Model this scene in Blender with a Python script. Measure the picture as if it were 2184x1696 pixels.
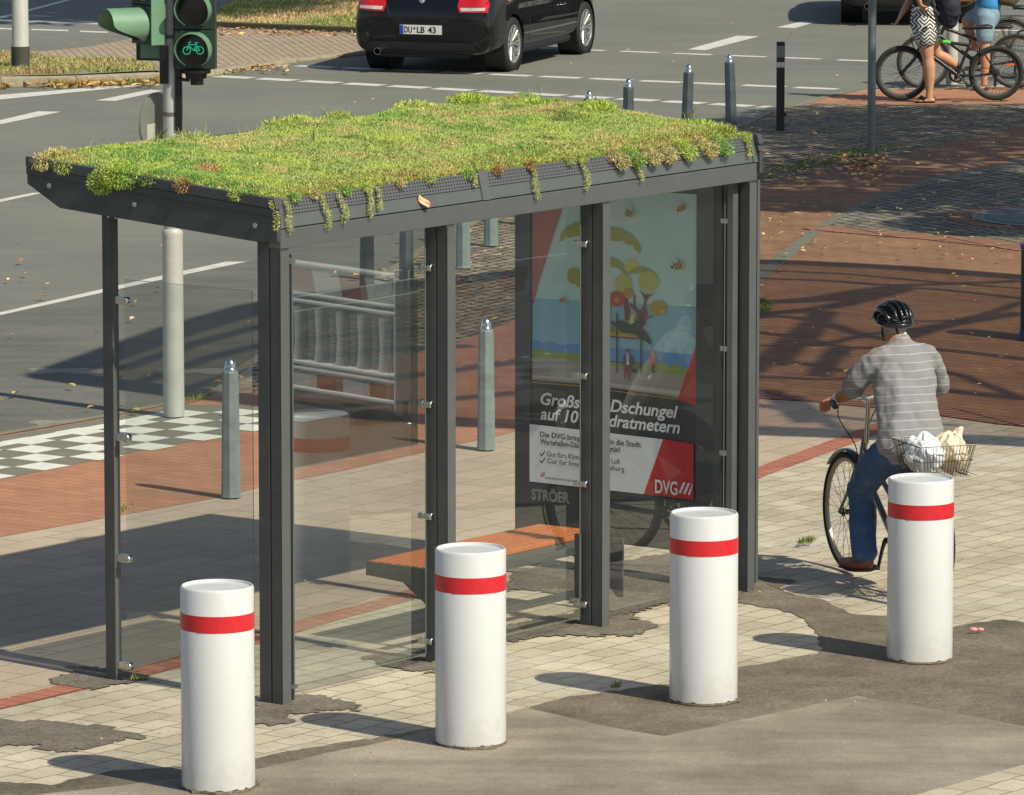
import bpy, bmesh, math, random
import numpy as np
from mathutils import Vector, Matrix
for o in list(bpy.data.objects): bpy.data.objects.remove(o)
random.seed(7); rng=np.random.default_rng(11)
SC=bpy.context.scene; COL=SC.collection
R=math.radians; PI=math.pi
# ---------------------------------------------------------------- camera, sky, sun, exposure
F_PX=12600.; TH=math.atan(1750./F_PX); CH=5.8*math.cos(TH); CX,CY=1092.,848.
cd=bpy.data.cameras.new('camera'); cam=bpy.data.objects.new('camera',cd); COL.objects.link(cam)
cd.sensor_width=36; cd.lens=36*F_PX/2184; cd.clip_start=1; cd.clip_end=2500
cam.location=(0,0,CH); cam.rotation_euler=(PI/2-TH,0,0); SC.camera=cam
w=bpy.data.worlds.new('World'); SC.world=w; w.use_nodes=True
SUN_H=Vector((.735,-.678,0)).normalized(); EL=R(46)
sk=w.node_tree.nodes.new('ShaderNodeTexSky'); sk.sky_type='NISHITA'; sk.sun_disc=False
sk.sun_elevation=EL; sk.sun_rotation=math.atan2(SUN_H.x,SUN_H.y); sk.air_density=1.0; sk.dust_density=1.2
bg=w.node_tree.nodes['Background']; bg.inputs[1].default_value=.092
w.node_tree.links.new(sk.outputs[0],bg.inputs[0])
sd=bpy.data.lights.new('sun','SUN'); sd.energy=4.3; sd.angle=R(.53); sd.color=(1,.935,.765)
sun=bpy.data.objects.new('sun',sd); COL.objects.link(sun)
SDIR=Vector((SUN_H.x*math.cos(EL),SUN_H.y*math.cos(EL),math.sin(EL)))
sun.rotation_euler=SDIR.to_track_quat('Z','Y').to_euler(); sun.location=(20,-20,30)
SC.view_settings.view_transform='Standard'; SC.view_settings.look='None'; SC.view_settings.exposure=.15; SC.view_settings.gamma=1
SPER=SUN_H/math.tan(EL)     # horizontal offset towards the sun per metre of height
# ---------------------------------------------------------------- measuring helpers (survey of the place)
def ray(x,y):
    a=(x-CX)/F_PX; b=(y-CY)/F_PX
    return Vector((a,math.cos(TH)-b*math.sin(TH),-math.sin(TH)-b*math.cos(TH)))
def G(x,y,z=0.):
    r=ray(x,y); t=(z-CH)/r.z; return Vector((r.x*t,r.y*t,z))
def PY(x,y,Y):
    r=ray(x,y); t=Y/r.y; return Vector((r.x*t,Y,CH+r.z*t))
# ---------------------------------------------------------------- materials
def nn(t,k,**kw):
    n=t.nodes.new(k)
    for a,b in kw.items():
        if a.startswith('i_'): n.inputs[a[2:].replace('_',' ')].default_value=b
        else: setattr(n,a,b)
    return n
def rgb(*c):  # sRGB 0-255 -> linear
    r=[]
    for v in c:
        v/=255.; r.append(v/12.92 if v<=.04045 else ((v+.055)/1.055)**2.4)
    return tuple(r)
MATS={}
def M(name,col=(.5,.5,.5),rough=.6,metal=0,var=0,vs=6,bump=0,bs=80,spec=.5,coat=0,emit=None,es=1,dirt=None,attr=None,trans=0,fleck=0):
    if name in MATS: return MATS[name]
    m=bpy.data.materials.new(name); m.use_nodes=True; t=m.node_tree; b=t.nodes['Principled BSDF']; L=t.links
    b.inputs['Base Color'].default_value=(*col[:3],1); b.inputs['Roughness'].default_value=rough
    b.inputs['Metallic'].default_value=metal; b.inputs['Specular IOR Level'].default_value=spec
    b.inputs['Coat Weight'].default_value=coat
    if emit: b.inputs['Emission Color'].default_value=(*emit,1); b.inputs['Emission Strength'].default_value=es
    tc=nn(t,'ShaderNodeTexCoord'); src=None
    if attr:
        a=nn(t,'ShaderNodeVertexColor'); a.layer_name=attr; src=a.outputs[0]
    if var:
        n=nn(t,'ShaderNodeTexNoise',i_Scale=vs,i_Detail=6.,i_Roughness=.65); L.new(tc.outputs['Object'],n.inputs['Vector'])
        mr=nn(t,'ShaderNodeMapRange'); mr.inputs[1].default_value=.25; mr.inputs[2].default_value=.75
        mr.inputs[3].default_value=1-var; mr.inputs[4].default_value=1+var; L.new(n.outputs[0],mr.inputs[0])
        mx=nn(t,'ShaderNodeMix',data_type='RGBA',blend_type='MULTIPLY'); mx.inputs[0].default_value=1
        if src: L.new(src,mx.inputs[6])
        else: mx.inputs[6].default_value=(*col[:3],1)
        L.new(mr.outputs[0],mx.inputs[7]); src=mx.outputs[2]
    if dirt:  # (colour, amount, scale)
        n=nn(t,'ShaderNodeTexNoise',i_Scale=dirt[2],i_Detail=8.,i_Roughness=.7); L.new(tc.outputs['Object'],n.inputs['Vector'])
        mr=nn(t,'ShaderNodeMapRange'); mr.inputs[1].default_value=.5; mr.inputs[2].default_value=.75; mr.inputs[3].default_value=0; mr.inputs[4].default_value=dirt[1]
        L.new(n.outputs[0],mr.inputs[0]); mx=nn(t,'ShaderNodeMix',data_type='RGBA'); L.new(mr.outputs[0],mx.inputs[0])
        if src: L.new(src,mx.inputs[6])
        else: mx.inputs[6].default_value=(*col[:3],1)
        mx.inputs[7].default_value=(*dirt[0],1); src=mx.outputs[2]
    if src: L.new(src,b.inputs['Base Color'])
    if bump:
        n=nn(t,'ShaderNodeTexNoise',i_Scale=bs,i_Detail=4.); L.new(tc.outputs['Object'],n.inputs['Vector'])
        bu=nn(t,'ShaderNodeBump',i_Strength=bump,i_Distance=.01); L.new(n.outputs[0],bu.inputs['Height']); L.new(bu.outputs[0],b.inputs['Normal'])
    MATS[name]=m; return m
def ground_mat(name,c1,c2,grain=.35,gs=160,patch=.2,ps=1.2,streak=None,crack=None,rough=.85,bump=.5,speck=None):
    m=bpy.data.materials.new(name); m.use_nodes=True; t=m.node_tree; b=t.nodes['Principled BSDF']; L=t.links
    tc=nn(t,'ShaderNodeTexCoord')
    n1=nn(t,'ShaderNodeTexNoise',i_Scale=ps,i_Detail=7.,i_Roughness=.68); L.new(tc.outputs['Object'],n1.inputs['Vector'])
    r1=nn(t,'ShaderNodeMapRange'); r1.inputs[1].default_value=.32; r1.inputs[2].default_value=.68; L.new(n1.outputs[0],r1.inputs[0])
    mx=nn(t,'ShaderNodeMix',data_type='RGBA'); mx.inputs[6].default_value=(*c1,1); mx.inputs[7].default_value=(*c2,1); L.new(r1.outputs[0],mx.inputs[0])
    cur=mx.outputs[2]
    if streak: # (angle, amount): stretched wear marks
        mp=nn(t,'ShaderNodeMapping'); mp.inputs['Rotation'].default_value=(0,0,streak[0]); mp.inputs['Scale'].default_value=(.45,2.6,1); L.new(tc.outputs['Object'],mp.inputs[0])
        n=nn(t,'ShaderNodeTexNoise',i_Scale=1.3,i_Detail=6.,i_Roughness=.6); L.new(mp.outputs[0],n.inputs['Vector'])
        r=nn(t,'ShaderNodeMapRange'); r.inputs[1].default_value=.3; r.inputs[2].default_value=.7; r.inputs[3].default_value=1-streak[1]; r.inputs[4].default_value=1+streak[1]; L.new(n.outputs[0],r.inputs[0])
        q=nn(t,'ShaderNodeMix',data_type='RGBA',blend_type='MULTIPLY'); q.inputs[0].default_value=1; L.new(cur,q.inputs[6]); L.new(r.outputs[0],q.inputs[7]); cur=q.outputs[2]
    n2=nn(t,'ShaderNodeTexNoise',i_Scale=gs,i_Detail=3.,i_Roughness=.8); L.new(tc.outputs['Object'],n2.inputs['Vector'])
    r2=nn(t,'ShaderNodeMapRange'); r2.inputs[1].default_value=.3; r2.inputs[2].default_value=.7; r2.inputs[3].default_value=1-grain; r2.inputs[4].default_value=1+grain; L.new(n2.outputs[0],r2.inputs[0])
    q=nn(t,'ShaderNodeMix',data_type='RGBA',blend_type='MULTIPLY'); q.inputs[0].default_value=1; L.new(cur,q.inputs[6]); L.new(r2.outputs[0],q.inputs[7]); cur=q.outputs[2]
    L.new(cur,b.inputs['Base Color']); b.inputs['Roughness'].default_value=rough; b.inputs['Specular IOR Level'].default_value=.3
    bu=nn(t,'ShaderNodeBump',i_Strength=bump,i_Distance=.004); L.new(n2.outputs[0],bu.inputs['Height']); L.new(bu.outputs[0],b.inputs['Normal'])
    return m
def brick_mat(name,c1,c2,mort,bw,bh,ms,ang,offset=.5,grain=.12,stain=.25,stains=1.5,bump=.7,rough=.85,warp=.0,msmooth=.3,vary=.0,loc=(0,0),stc=None):
    m=bpy.data.materials.new(name); m.use_nodes=True; t=m.node_tree; b=t.nodes['Principled BSDF']; L=t.links
    tc=nn(t,'ShaderNodeTexCoord'); vec=tc.outputs['Object']
    if warp:
        n=nn(t,'ShaderNodeTexNoise',i_Scale=5.,i_Detail=3.); L.new(vec,n.inputs['Vector'])
        s=nn(t,'ShaderNodeVectorMath',operation='SUBTRACT'); L.new(n.outputs[1],s.inputs[0]); s.inputs[1].default_value=(.5,.5,.5)
        k=nn(t,'ShaderNodeVectorMath',operation='SCALE'); L.new(s.outputs[0],k.inputs[0]); k.inputs['Scale'].default_value=warp
        a=nn(t,'ShaderNodeVectorMath',operation='ADD'); L.new(vec,a.inputs[0]); L.new(k.outputs[0],a.inputs[1]); vec=a.outputs[0]
    mp=nn(t,'ShaderNodeMapping'); mp.inputs['Rotation'].default_value=(0,0,-ang); mp.inputs['Location'].default_value=(*loc,0); L.new(vec,mp.inputs[0])
    br=nn(t,'ShaderNodeTexBrick',offset=offset); L.new(mp.outputs[0],br.inputs['Vector'])
    for k,v in (('Scale',1.),('Mortar Size',ms),('Mortar Smooth',msmooth),('Bias',0.),('Brick Width',bw),('Row Height',bh)): br.inputs[k].default_value=v
    br.inputs['Color1'].default_value=(*c1,1); br.inputs['Color2'].default_value=(*c2,1); br.inputs['Mortar'].default_value=(*mort,1)
    cur=br.outputs['Color']
    n1=nn(t,'ShaderNodeTexNoise',i_Scale=stains,i_Detail=7.,i_Roughness=.7); L.new(tc.outputs['Object'],n1.inputs['Vector'])
    r1=nn(t,'ShaderNodeMapRange'); r1.inputs[1].default_value=.3; r1.inputs[2].default_value=.7; r1.inputs[3].default_value=1-stain; r1.inputs[4].default_value=1+stain*.6; L.new(n1.outputs[0],r1.inputs[0])
    q=nn(t,'ShaderNodeMix',data_type='RGBA',blend_type='MULTIPLY'); q.inputs[0].default_value=1; L.new(cur,q.inputs[6]); L.new(r1.outputs[0],q.inputs[7]); cur=q.outputs[2]
    for (sc_,lo,hi,col_,am) in (stc or ()):
        n3=nn(t,'ShaderNodeTexNoise',i_Scale=sc_,i_Detail=9.,i_Roughness=.72,i_Distortion=.3); L.new(tc.outputs['Object'],n3.inputs['Vector'])
        r3=nn(t,'ShaderNodeMapRange'); r3.inputs[1].default_value=lo; r3.inputs[2].default_value=hi; r3.inputs[3].default_value=0; r3.inputs[4].default_value=am; L.new(n3.outputs[0],r3.inputs[0])
        q=nn(t,'ShaderNodeMix',data_type='RGBA'); L.new(r3.outputs[0],q.inputs[0]); L.new(cur,q.inputs[6]); q.inputs[7].default_value=(*col_,1); cur=q.outputs[2]
    n2=nn(t,'ShaderNodeTexNoise',i_Scale=140.,i_Detail=3.,i_Roughness=.8); L.new(tc.outputs['Object'],n2.inputs['Vector'])
    r2=nn(t,'ShaderNodeMapRange'); r2.inputs[1].default_value=.3; r2.inputs[2].default_value=.7; r2.inputs[3].default_value=1-grain; r2.inputs[4].default_value=1+grain; L.new(n2.outputs[0],r2.inputs[0])
    q=nn(t,'ShaderNodeMix',data_type='RGBA',blend_type='MULTIPLY'); q.inputs[0].default_value=1; L.new(cur,q.inputs[6]); L.new(r2.outputs[0],q.inputs[7]); cur=q.outputs[2]
    L.new(cur,b.inputs['Base Color']); b.inputs['Roughness'].default_value=rough; b.inputs['Specular IOR Level'].default_value=.3
    inv=nn(t,'ShaderNodeMath',operation='MULTIPLY_ADD'); inv.inputs[1].default_value=-1; inv.inputs[2].default_value=1; L.new(br.outputs['Fac'],inv.inputs[0])
    ad=nn(t,'ShaderNodeMath',operation='MULTIPLY_ADD'); L.new(n2.outputs[0],ad.inputs[0]); ad.inputs[1].default_value=.35; L.new(inv.outputs[0],ad.inputs[2])
    bu=nn(t,'ShaderNodeBump',i_Strength=bump,i_Distance=.008); L.new(ad.outputs[0],bu.inputs['Height']); L.new(bu.outputs[0],b.inputs['Normal'])
    return m
def glass_mat(name,tint=(.88,.92,.9),ior=.13,rough=0.0,film=(.5,.55,.52),filmw=.03):
    m=bpy.data.materials.new(name); m.use_nodes=True; t=m.node_tree; L=t.links
    t.nodes.remove(t.nodes['Principled BSDF']); out=t.nodes['Material Output']
    tr=nn(t,'ShaderNodeBsdfTransparent'); tr.inputs[0].default_value=(*tint,1)
    gl=nn(t,'ShaderNodeBsdfGlossy'); gl.inputs['Color'].default_value=(.95,1,.97,1); gl.inputs['Roughness'].default_value=rough
    ge=nn(t,'ShaderNodeNewGeometry'); dt=nn(t,'ShaderNodeVectorMath',operation='DOT_PRODUCT'); L.new(ge.outputs['Normal'],dt.inputs[0]); L.new(ge.outputs['Incoming'],dt.inputs[1])
    ab=nn(t,'ShaderNodeMath',operation='ABSOLUTE'); L.new(dt.outputs['Value'],ab.inputs[0])
    om=nn(t,'ShaderNodeMath',operation='SUBTRACT',use_clamp=True); om.inputs[0].default_value=1; L.new(ab.outputs[0],om.inputs[1])
    pw=nn(t,'ShaderNodeMath',operation='POWER'); L.new(om.outputs[0],pw.inputs[0]); pw.inputs[1].default_value=4
    fr=nn(t,'ShaderNodeMath',operation='MULTIPLY_ADD'); L.new(pw.outputs[0],fr.inputs[0]); fr.inputs[1].default_value=1-ior; fr.inputs[2].default_value=ior
    mx=nn(t,'ShaderNodeMixShader'); L.new(fr.outputs[0],mx.inputs[0]); L.new(tr.outputs[0],mx.inputs[1]); L.new(gl.outputs[0],mx.inputs[2])
    df=nn(t,'ShaderNodeBsdfDiffuse'); df.inputs[0].default_value=(*film,1)
    tc=nn(t,'ShaderNodeTexCoord'); n=nn(t,'ShaderNodeTexNoise',i_Scale=2.5,i_Detail=6.,i_Roughness=.6); L.new(tc.outputs['Object'],n.inputs['Vector'])
    r=nn(t,'ShaderNodeMapRange'); r.inputs[1].default_value=.35; r.inputs[2].default_value=.8; r.inputs[3].default_value=filmw*.4; r.inputs[4].default_value=filmw*2.2; L.new(n.outputs[0],r.inputs[0])
    m2=nn(t,'ShaderNodeMixShader'); L.new(r.outputs[0],m2.inputs[0]); L.new(mx.outputs[0],m2.inputs[1]); L.new(df.outputs[0],m2.inputs[2])
    L.new(m2.outputs[0],out.inputs[0]); return m
# ---------------------------------------------------------------- mesh helpers
def tag(o,label=None,cat=None,group=None,kind=None):
    if label: o['label']=label
    if cat: o['category']=cat
    if group: o['group']=group
    if kind: o['kind']=kind
    return o
def thing(name,label,cat,loc=(0,0,0),rz=0,group=None):
    o=bpy.data.objects.new(name,None); COL.objects.link(o); o.location=loc; o.rotation_euler=(0,0,rz); o.empty_display_size=.2
    return tag(o,label,cat,group)
def copy_tree(o,parent=None):
    c=o.copy(); COL.objects.link(c); c.parent=parent
    for ch in list(o.children): copy_tree(ch,c)
    return c
def perp(d,ref=None):
    d=d.normalized(); r=Vector(ref) if ref is not None else (Vector((0,0,1)) if abs(d.z)<.9 else Vector((1,0,0)))
    a=(r-d*r.dot(d))
    if a.length<1e-6: a=Vector((1,0,0)).cross(d)
    a.normalize(); return a,d.cross(a).normalized()
class MB:
    def __init__(s): s.v=[]; s.f=[]; s.m=[]; s.off=None
    def add(s,vs,fs,mi=0):
        n=len(s.v); s.v+= [Vector(q) for q in vs]; s.f+=[tuple(i+n for i in f) for f in fs]; s.m+=[mi]*len(fs); return s
    def box(s,x0,x1,y0,y1,z0,z1,mi=0):
        vs=[(x0,y0,z0),(x1,y0,z0),(x1,y1,z0),(x0,y1,z0),(x0,y0,z1),(x1,y0,z1),(x1,y1,z1),(x0,y1,z1)]
        return s.add(vs,[(0,3,2,1),(4,5,6,7),(0,1,5,4),(1,2,6,5),(2,3,7,6),(3,0,4,7)],mi)
    def cbox(s,c,sz,M4=None,mi=0):
        hx,hy,hz=[q/2 for q in sz]; k=len(s.v); s.box(-hx,hx,-hy,hy,-hz,hz,mi)
        mt=Matrix.Translation(c)@(M4.to_4x4() if M4 is not None else Matrix())
        for i in range(k,len(s.v)): s.v[i]=mt@s.v[i]
        return s
    def loft(s,pts,rad,n=12,ref=None,cap=True,mi=0,round_ends=False):
        pts=[Vector(p) for p in pts]; rings=[]; N=len(pts)
        rad=[(r,r) if not isinstance(r,(tuple,list)) else r for r in rad]
        if round_ends:
            d0=(pts[0]-pts[1]).normalized(); d1=(pts[-1]-pts[-2]).normalized()
            a,b=rad[0]; c,d=rad[-1]
            pts=[pts[0]+d0*min(a,b)*.85,pts[0]+d0*min(a,b)*.5]+pts+[pts[-1]+d1*min(c,d)*.5,pts[-1]+d1*min(c,d)*.85]
            rad=[(a*.4,b*.4),(a*.83,b*.83)]+rad+[(c*.83,d*.83),(c*.4,d*.4)]; N=len(pts)
        pa=None; base=len(s.v)
        for i,p in enumerate(pts):
            d=(pts[min(i+1,N-1)]-pts[max(i-1,0)])
            if ref is not None or pa is None: a,b=perp(d,ref)
            else:
                a=pa-d.normalized()*pa.dot(d.normalized())
                a,b=perp(d,a if a.length>1e-5 else None)
            pa=a; ra,rb=rad[i]
            for k in range(n):
                t=2*PI*k/n; s.v.append(p+b*(ra*math.cos(t))+a*(rb*math.sin(t)))
        for i in range(N-1):
            for k in range(n):
                s.f.append((base+i*n+k,base+i*n+(k+1)%n,base+(i+1)*n+(k+1)%n,base+(i+1)*n+k)); s.m.append(mi)
        if cap:
            s.f.append(tuple(base+k for k in range(n))[::-1]); s.m.append(mi)
            s.f.append(tuple(base+(N-1)*n+k for k in range(n))); s.m.append(mi)
        return s
    def tube(s,p0,p1,r0,r1=None,n=10,mi=0,ref=None): return s.loft([p0,p1],[r0,r0 if r1 is None else r1],n,ref,mi=mi)
    def path(s,pts,r,n=8,mi=0,sub=0):
        pts=[Vector(p) for p in pts]
        if sub: pts=smooth_path(pts,sub)
        return s.loft(pts,[r]*len(pts),n,mi=mi)
    def lathe(s,prof,n=24,c=(0,0,0),axis='z',mi=0,closed=False):
        c=Vector(c); base=len(s.v); N=len(prof)
        for r,h in prof:
            for k in range(n):
                t=2*PI*k/n; a,b=r*math.cos(t),r*math.sin(t)
                s.v.append(c+Vector((a,b,h) if axis=='z' else ((a,h,b) if axis=='y' else (h,a,b))))
        for i in range(N if closed else N-1):
            j=(i+1)%N
            for k in range(n):
                q=(base+i*n+k,base+i*n+(k+1)%n,base+j*n+(k+1)%n,base+j*n+k)
                s.f.append(q if axis!='y' else q[::-1]); s.m.append(mi)
        return s
    def poly(s,pts,z0,z1,mi=0):   # prism in xy
        n=len(pts); vs=[(p[0],p[1],z0) for p in pts]+[(p[0],p[1],z1) for p in pts]
        fs=[tuple(range(n))[::-1],tuple(range(n,2*n))]+[(i,(i+1)%n,(i+1)%n+n,i+n) for i in range(n)]
        return s.add(vs,fs,mi)
    def prism(s,pts,fn0,fn1,mi=0): # generic: pts 2d, maps to 3d at two ends
        n=len(pts); vs=[fn0(*p) for p in pts]+[fn1(*p) for p in pts]
        fs=[tuple(range(n))[::-1],tuple(range(n,2*n))]+[(i,(i+1)%n,(i+1)%n+n,i+n) for i in range(n)]
        return s.add(vs,fs,mi)
    def sphere(s,c,r,n=16,m=10,sc=(1,1,1),mi=0):
        c=Vector(c); vs=[]; fs=[]
        for i in range(1,m):
            p=PI*i/m
            for k in range(n):
                t=2*PI*k/n; vs.append(c+Vector((r*sc[0]*math.sin(p)*math.cos(t),r*sc[1]*math.sin(p)*math.sin(t),r*sc[2]*math.cos(p))))
        vs+=[c+Vector((0,0,r*sc[2])),c-Vector((0,0,r*sc[2]))]; T=len(vs)-2
        for i in range(m-2):
            for k in range(n): fs.append((i*n+k,(i+1)*n+k,(i+1)*n+(k+1)%n,i*n+(k+1)%n))
        for k in range(n): fs.append((T,k,(k+1)%n)); fs.append((T+1,(m-2)*n+(k+1)%n,(m-2)*n+k))
        return s.add(vs,fs,mi)
    def xf(s,mat,start=0):
        for i in range(start,len(s.v)): s.v[i]=mat@s.v[i]
        return s
    def build(s,name,mats,parent=None,smooth=None,bevel=0,loc=None):
        me=bpy.data.meshes.new(name); me.from_pydata([tuple(q) for q in s.v],[],s.f)
        for m in (mats if isinstance(mats,(list,tuple)) else [mats]): me.materials.append(m)
        me.polygons.foreach_set('material_index',s.m)
        bm=bmesh.new(); bm.from_mesh(me); bmesh.ops.recalc_face_normals(bm,faces=bm.faces)
        if bevel:
            es=[e for e in bm.edges if len(e.link_faces)==2 and e.calc_face_angle(0)>R(35)]
            bmesh.ops.bevel(bm,geom=es,offset=bevel,segments=2,affect='EDGES',profile=.6,clamp_overlap=True)
        bm.to_mesh(me); bm.free()
        if smooth is not None: me.shade_smooth(); 
        if smooth is not None and smooth<170: me.set_sharp_from_angle(angle=R(smooth))
        o=bpy.data.objects.new(name,me); COL.objects.link(o)
        if parent: o.parent=parent
        if loc is not None: o.location=loc
        return o
def smooth_path(pts,sub=4):
    out=[]; P=[Vector(p) for p in pts]; n=len(P)
    for i in range(n-1):
        p0,p1,p2,p3=P[max(i-1,0)],P[i],P[i+1],P[min(i+2,n-1)]
        for k in range(sub):
            t=k/sub; out.append(.5*((2*p1)+(p2-p0)*t+(2*p0-5*p1+4*p2-p3)*t*t+(3*p1-p0-3*p2+p3)*t**3))
    out.append(P[-1]); return out
def bake(o,mods):
    for k,kw in mods:
        m=o.modifiers.new(k,k)
        for a,b in kw.items(): setattr(m,a,b)
    dg=bpy.context.evaluated_depsgraph_get(); dg.update()
    me=bpy.data.meshes.new_from_object(o.evaluated_get(dg),depsgraph=dg); old=o.data
    o.modifiers.clear(); o.data=me; me.name=old.name; return o
def remesh(o,vox,smooth=6,fac=.5):
    mats=[m for m in o.data.materials]
    bake(o,[('REMESH',dict(mode='VOXEL',voxel_size=vox,use_smooth_shade=True)),('SMOOTH',dict(iterations=smooth,factor=fac))])
    if not o.data.materials:
        for m in mats: o.data.materials.append(m)
    return o
def text_mesh(s,size=1,bold=0,shear=0,sp=1.0,ext=0):
    c=bpy.data.curves.new('t','FONT'); c.body=s; c.size=size; c.offset=bold; c.shear=shear; c.space_character=sp; c.extrude=ext; c.resolution_u=4
    o=bpy.data.objects.new('t',c); COL.objects.link(o); dg=bpy.context.evaluated_depsgraph_get(); dg.update()
    me=bpy.data.meshes.new_from_object(o.evaluated_get(dg)); vs=[v.co.copy() for v in me.vertices]; fs=[tuple(p.vertices) for p in me.polygons]
    bpy.data.objects.remove(o); bpy.data.curves.remove(c); bpy.data.meshes.remove(me); return vs,fs
def add_text(mb,s,fn,x,y,h,width=None,bold=0,shear=0,mi=0):
    vs,fs=text_mesh(s,1,bold,shear)
    xs=[v.x for v in vs]; w0=min(xs); ww=max(xs)-w0; k=h/.72
    kx=(width/ww) if width else k
    mb.add([fn(x+(v.x-w0)*kx,y+v.y*k) for v in vs],fs,mi)
# ---------------------------------------------------------------- ground, road, paving
AX=G(597,1503); U=Vector((.5949,.8038,0)).normalized(); W=Vector((-U.y,U.x,0)); SANG=math.atan2(U.y,U.x)
def jag(P,amp,seg,seed=0):
    r=random.Random(seed); out=[]
    for i in range(len(P)):
        a,b=P[i],P[(i+1)%len(P)]; d=b-a; n=max(1,int(d.length/seg)); q=Vector((-d.y,d.x,0)).normalized() if d.length>0 else Vector()
        for k in range(n):
            out.append(a+d*(k/n)+q*(r.uniform(-amp,amp) if k else r.uniform(-amp,amp)*.5))
    return out
def cells(name,pts,z,mat,seed=1):
    # ragged repair: small square crumbs of asphalt laid along the paver grid, never overlapping
    P=[G(*p) for p in pts]; ca,sa=math.cos(SANG),math.sin(SANG); Q=[(p.x*ca+p.y*sa,-p.x*sa+p.y*ca) for p in P]; r=random.Random(seed)
    def inside(a,b):
        c=False; j=len(Q)-1
        for i in range(len(Q)):
            if (Q[i][1]>b)!=(Q[j][1]>b) and a<(Q[j][0]-Q[i][0])*(b-Q[i][1])/(Q[j][1]-Q[i][1])+Q[i][0]: c=not c
            j=i
        return c
    big={}
    mb=MB(); s_=.03; a0=min(q[0] for q in Q);a1=max(q[0] for q in Q);b0=min(q[1] for q in Q);b1=max(q[1] for q in Q)
    a=math.floor(a0/s_)*s_
    while a<a1+s_:
        b=math.floor(b0/s_)*s_
        while b<b1+s_:
            k=(math.floor(a/.125),math.floor(b/.165))
            if k not in big: big[k]=(r.uniform(-.05,.05),r.uniform(-.05,.05))
            o=big[k]
            if inside(a+o[0]+r.uniform(-.012,.012),b+o[1]+r.uniform(-.012,.012)):
                mb.add([(x*ca-y*sa,x*sa+y*ca,z) for x,y in ((a,b),(a+s_,b),(a+s_,b+s_),(a,b+s_))],[(0,1,2,3)])
            b+=s_
        a+=s_
    o=mb.build(name,mat); o['kind']='structure'; return o
def sheet(name,pts,z,mat,px=True,amp=0,seg=.08,kind='structure',seed=1):
    z*=.5 if z<=.05 else 1
    P=[G(*p) for p in pts] if px else [Vector((p[0],p[1],0)) for p in pts]
    if amp: P=jag(P,amp,seg,seed)
    me=bpy.data.meshes.new(name); bm=bmesh.new(); vs=[bm.verts.new((p.x,p.y,z)) for p in P]
    f=bm.faces.new(vs); bmesh.ops.triangulate(bm,faces=[f])
    for f in bm.faces:
        f.normal_update()
        if f.normal.z<0: f.normal_flip()
    bm.to_mesh(me); bm.free(); me.materials.append(mat)
    o=bpy.data.objects.new(name,me); COL.objects.link(o); o['kind']=kind; return o
AS_ROAD=ground_mat('road_asphalt',(.155,.156,.132),(.2,.198,.168),grain=.3,gs=90,ps=.35,streak=(R(-75),.07))
AS_DARK=ground_mat('brown_asphalt',(.092,.078,.055),(.225,.19,.137),grain=.5,gs=60,ps=1.6,bump=.9)
AS_WORN=ground_mat('worn_asphalt',(.178,.152,.111),(.335,.292,.222),grain=.25,gs=70,ps=1.1,streak=(-SANG+.25,.22))
AS_PATCH=ground_mat('asphalt_patch',(.12,.103,.08),(.2,.172,.135),grain=.55,gs=55,ps=4,bump=1)
LANE=ground_mat('lane_asphalt',(.118,.117,.098),(.165,.161,.136),grain=.42,gs=70,ps=.9,streak=(R(-6),.16),bump=.8)
PAVE=brick_mat('concrete_pavers',rgb(196,185,162),rgb(178,168,146),rgb(132,120,98),.25,.165,.006,SANG,grain=.2,stain=.28,stains=1.5,warp=.045,bump=.7,msmooth=.5,stc=((.8,.52,.7,rgb(200,196,182),.55),(1.3,.55,.72,rgb(120,106,84),.55),(9,.6,.75,rgb(112,102,84),.5)))
BEIGE=brick_mat('beige_slabs',rgb(186,168,146),rgb(176,158,138),rgb(140,124,104),.42,.28,.005,SANG+.03,grain=.3,stain=.16,stains=1.2,stc=((.9,.5,.75,rgb(166,150,132),.4),(7,.62,.75,rgb(130,116,98),.5)))
p0=G(0,1148);p1=G(475,1062);RA=math.atan2((p1-p0).y,(p1-p0).x)
RED_L=brick_mat('red_path_bricks',rgb(178,128,98),rgb(166,118,90),rgb(136,96,72),.2,.1,.004,RA+PI/2,grain=.18,stain=.16,stains=2,bump=.4,warp=.01,stc=((1.2,.5,.8,rgb(150,112,88),.5),))
RED_R=brick_mat('red_plaza_bricks',rgb(150,114,84),rgb(132,100,75),rgb(90,66,50),.24,.12,.006,R(134),grain=.2,stain=.25,stains=1.1,bump=.7,warp=.05,msmooth=.5,stc=((.7,.45,.75,rgb(136,104,78),.6),(5,.6,.8,rgb(112,88,68),.5)))
RED_S=brick_mat('red_stripe_bricks',rgb(178,116,94),rgb(162,102,84),rgb(130,84,66),.11,.3,.006,R(55),grain=.12,stain=.15,bump=.8)
SETTS=brick_mat('cobble_setts',rgb(168,154,126),rgb(122,112,96),rgb(56,50,40),.15,.11,.016,R(60),grain=.3,stain=.38,stains=2.6,bump=1.4,warp=.09,msmooth=.6)
SETT2=brick_mat('dark_setts',rgb(142,136,118),rgb(110,106,94),rgb(46,43,36),.19,.14,.014,R(118),grain=.3,stain=.35,stains=2.2,bump=1.4,warp=.08,msmooth=.6)
ISL=brick_mat('island_bricks',rgb(172,154,132),rgb(158,140,120),rgb(120,105,90),.2,.1,.008,R(100),grain=.16,stain=.15,stains=.8)
KERB=M('kerb_concrete',rgb(160,150,125),.85,var=.3,vs=9,bump=.6,bs=60)
WHITE=M('road_paint',(.62,.6,.54),.7,var=.14,vs=14,dirt=((.2,.19,.17),.55,5),bump=.3,bs=120)
WTILE=M('white_tile',(.7,.68,.6),.7,var=.08,vs=10,dirt=((.3,.28,.24),.4,9))
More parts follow.
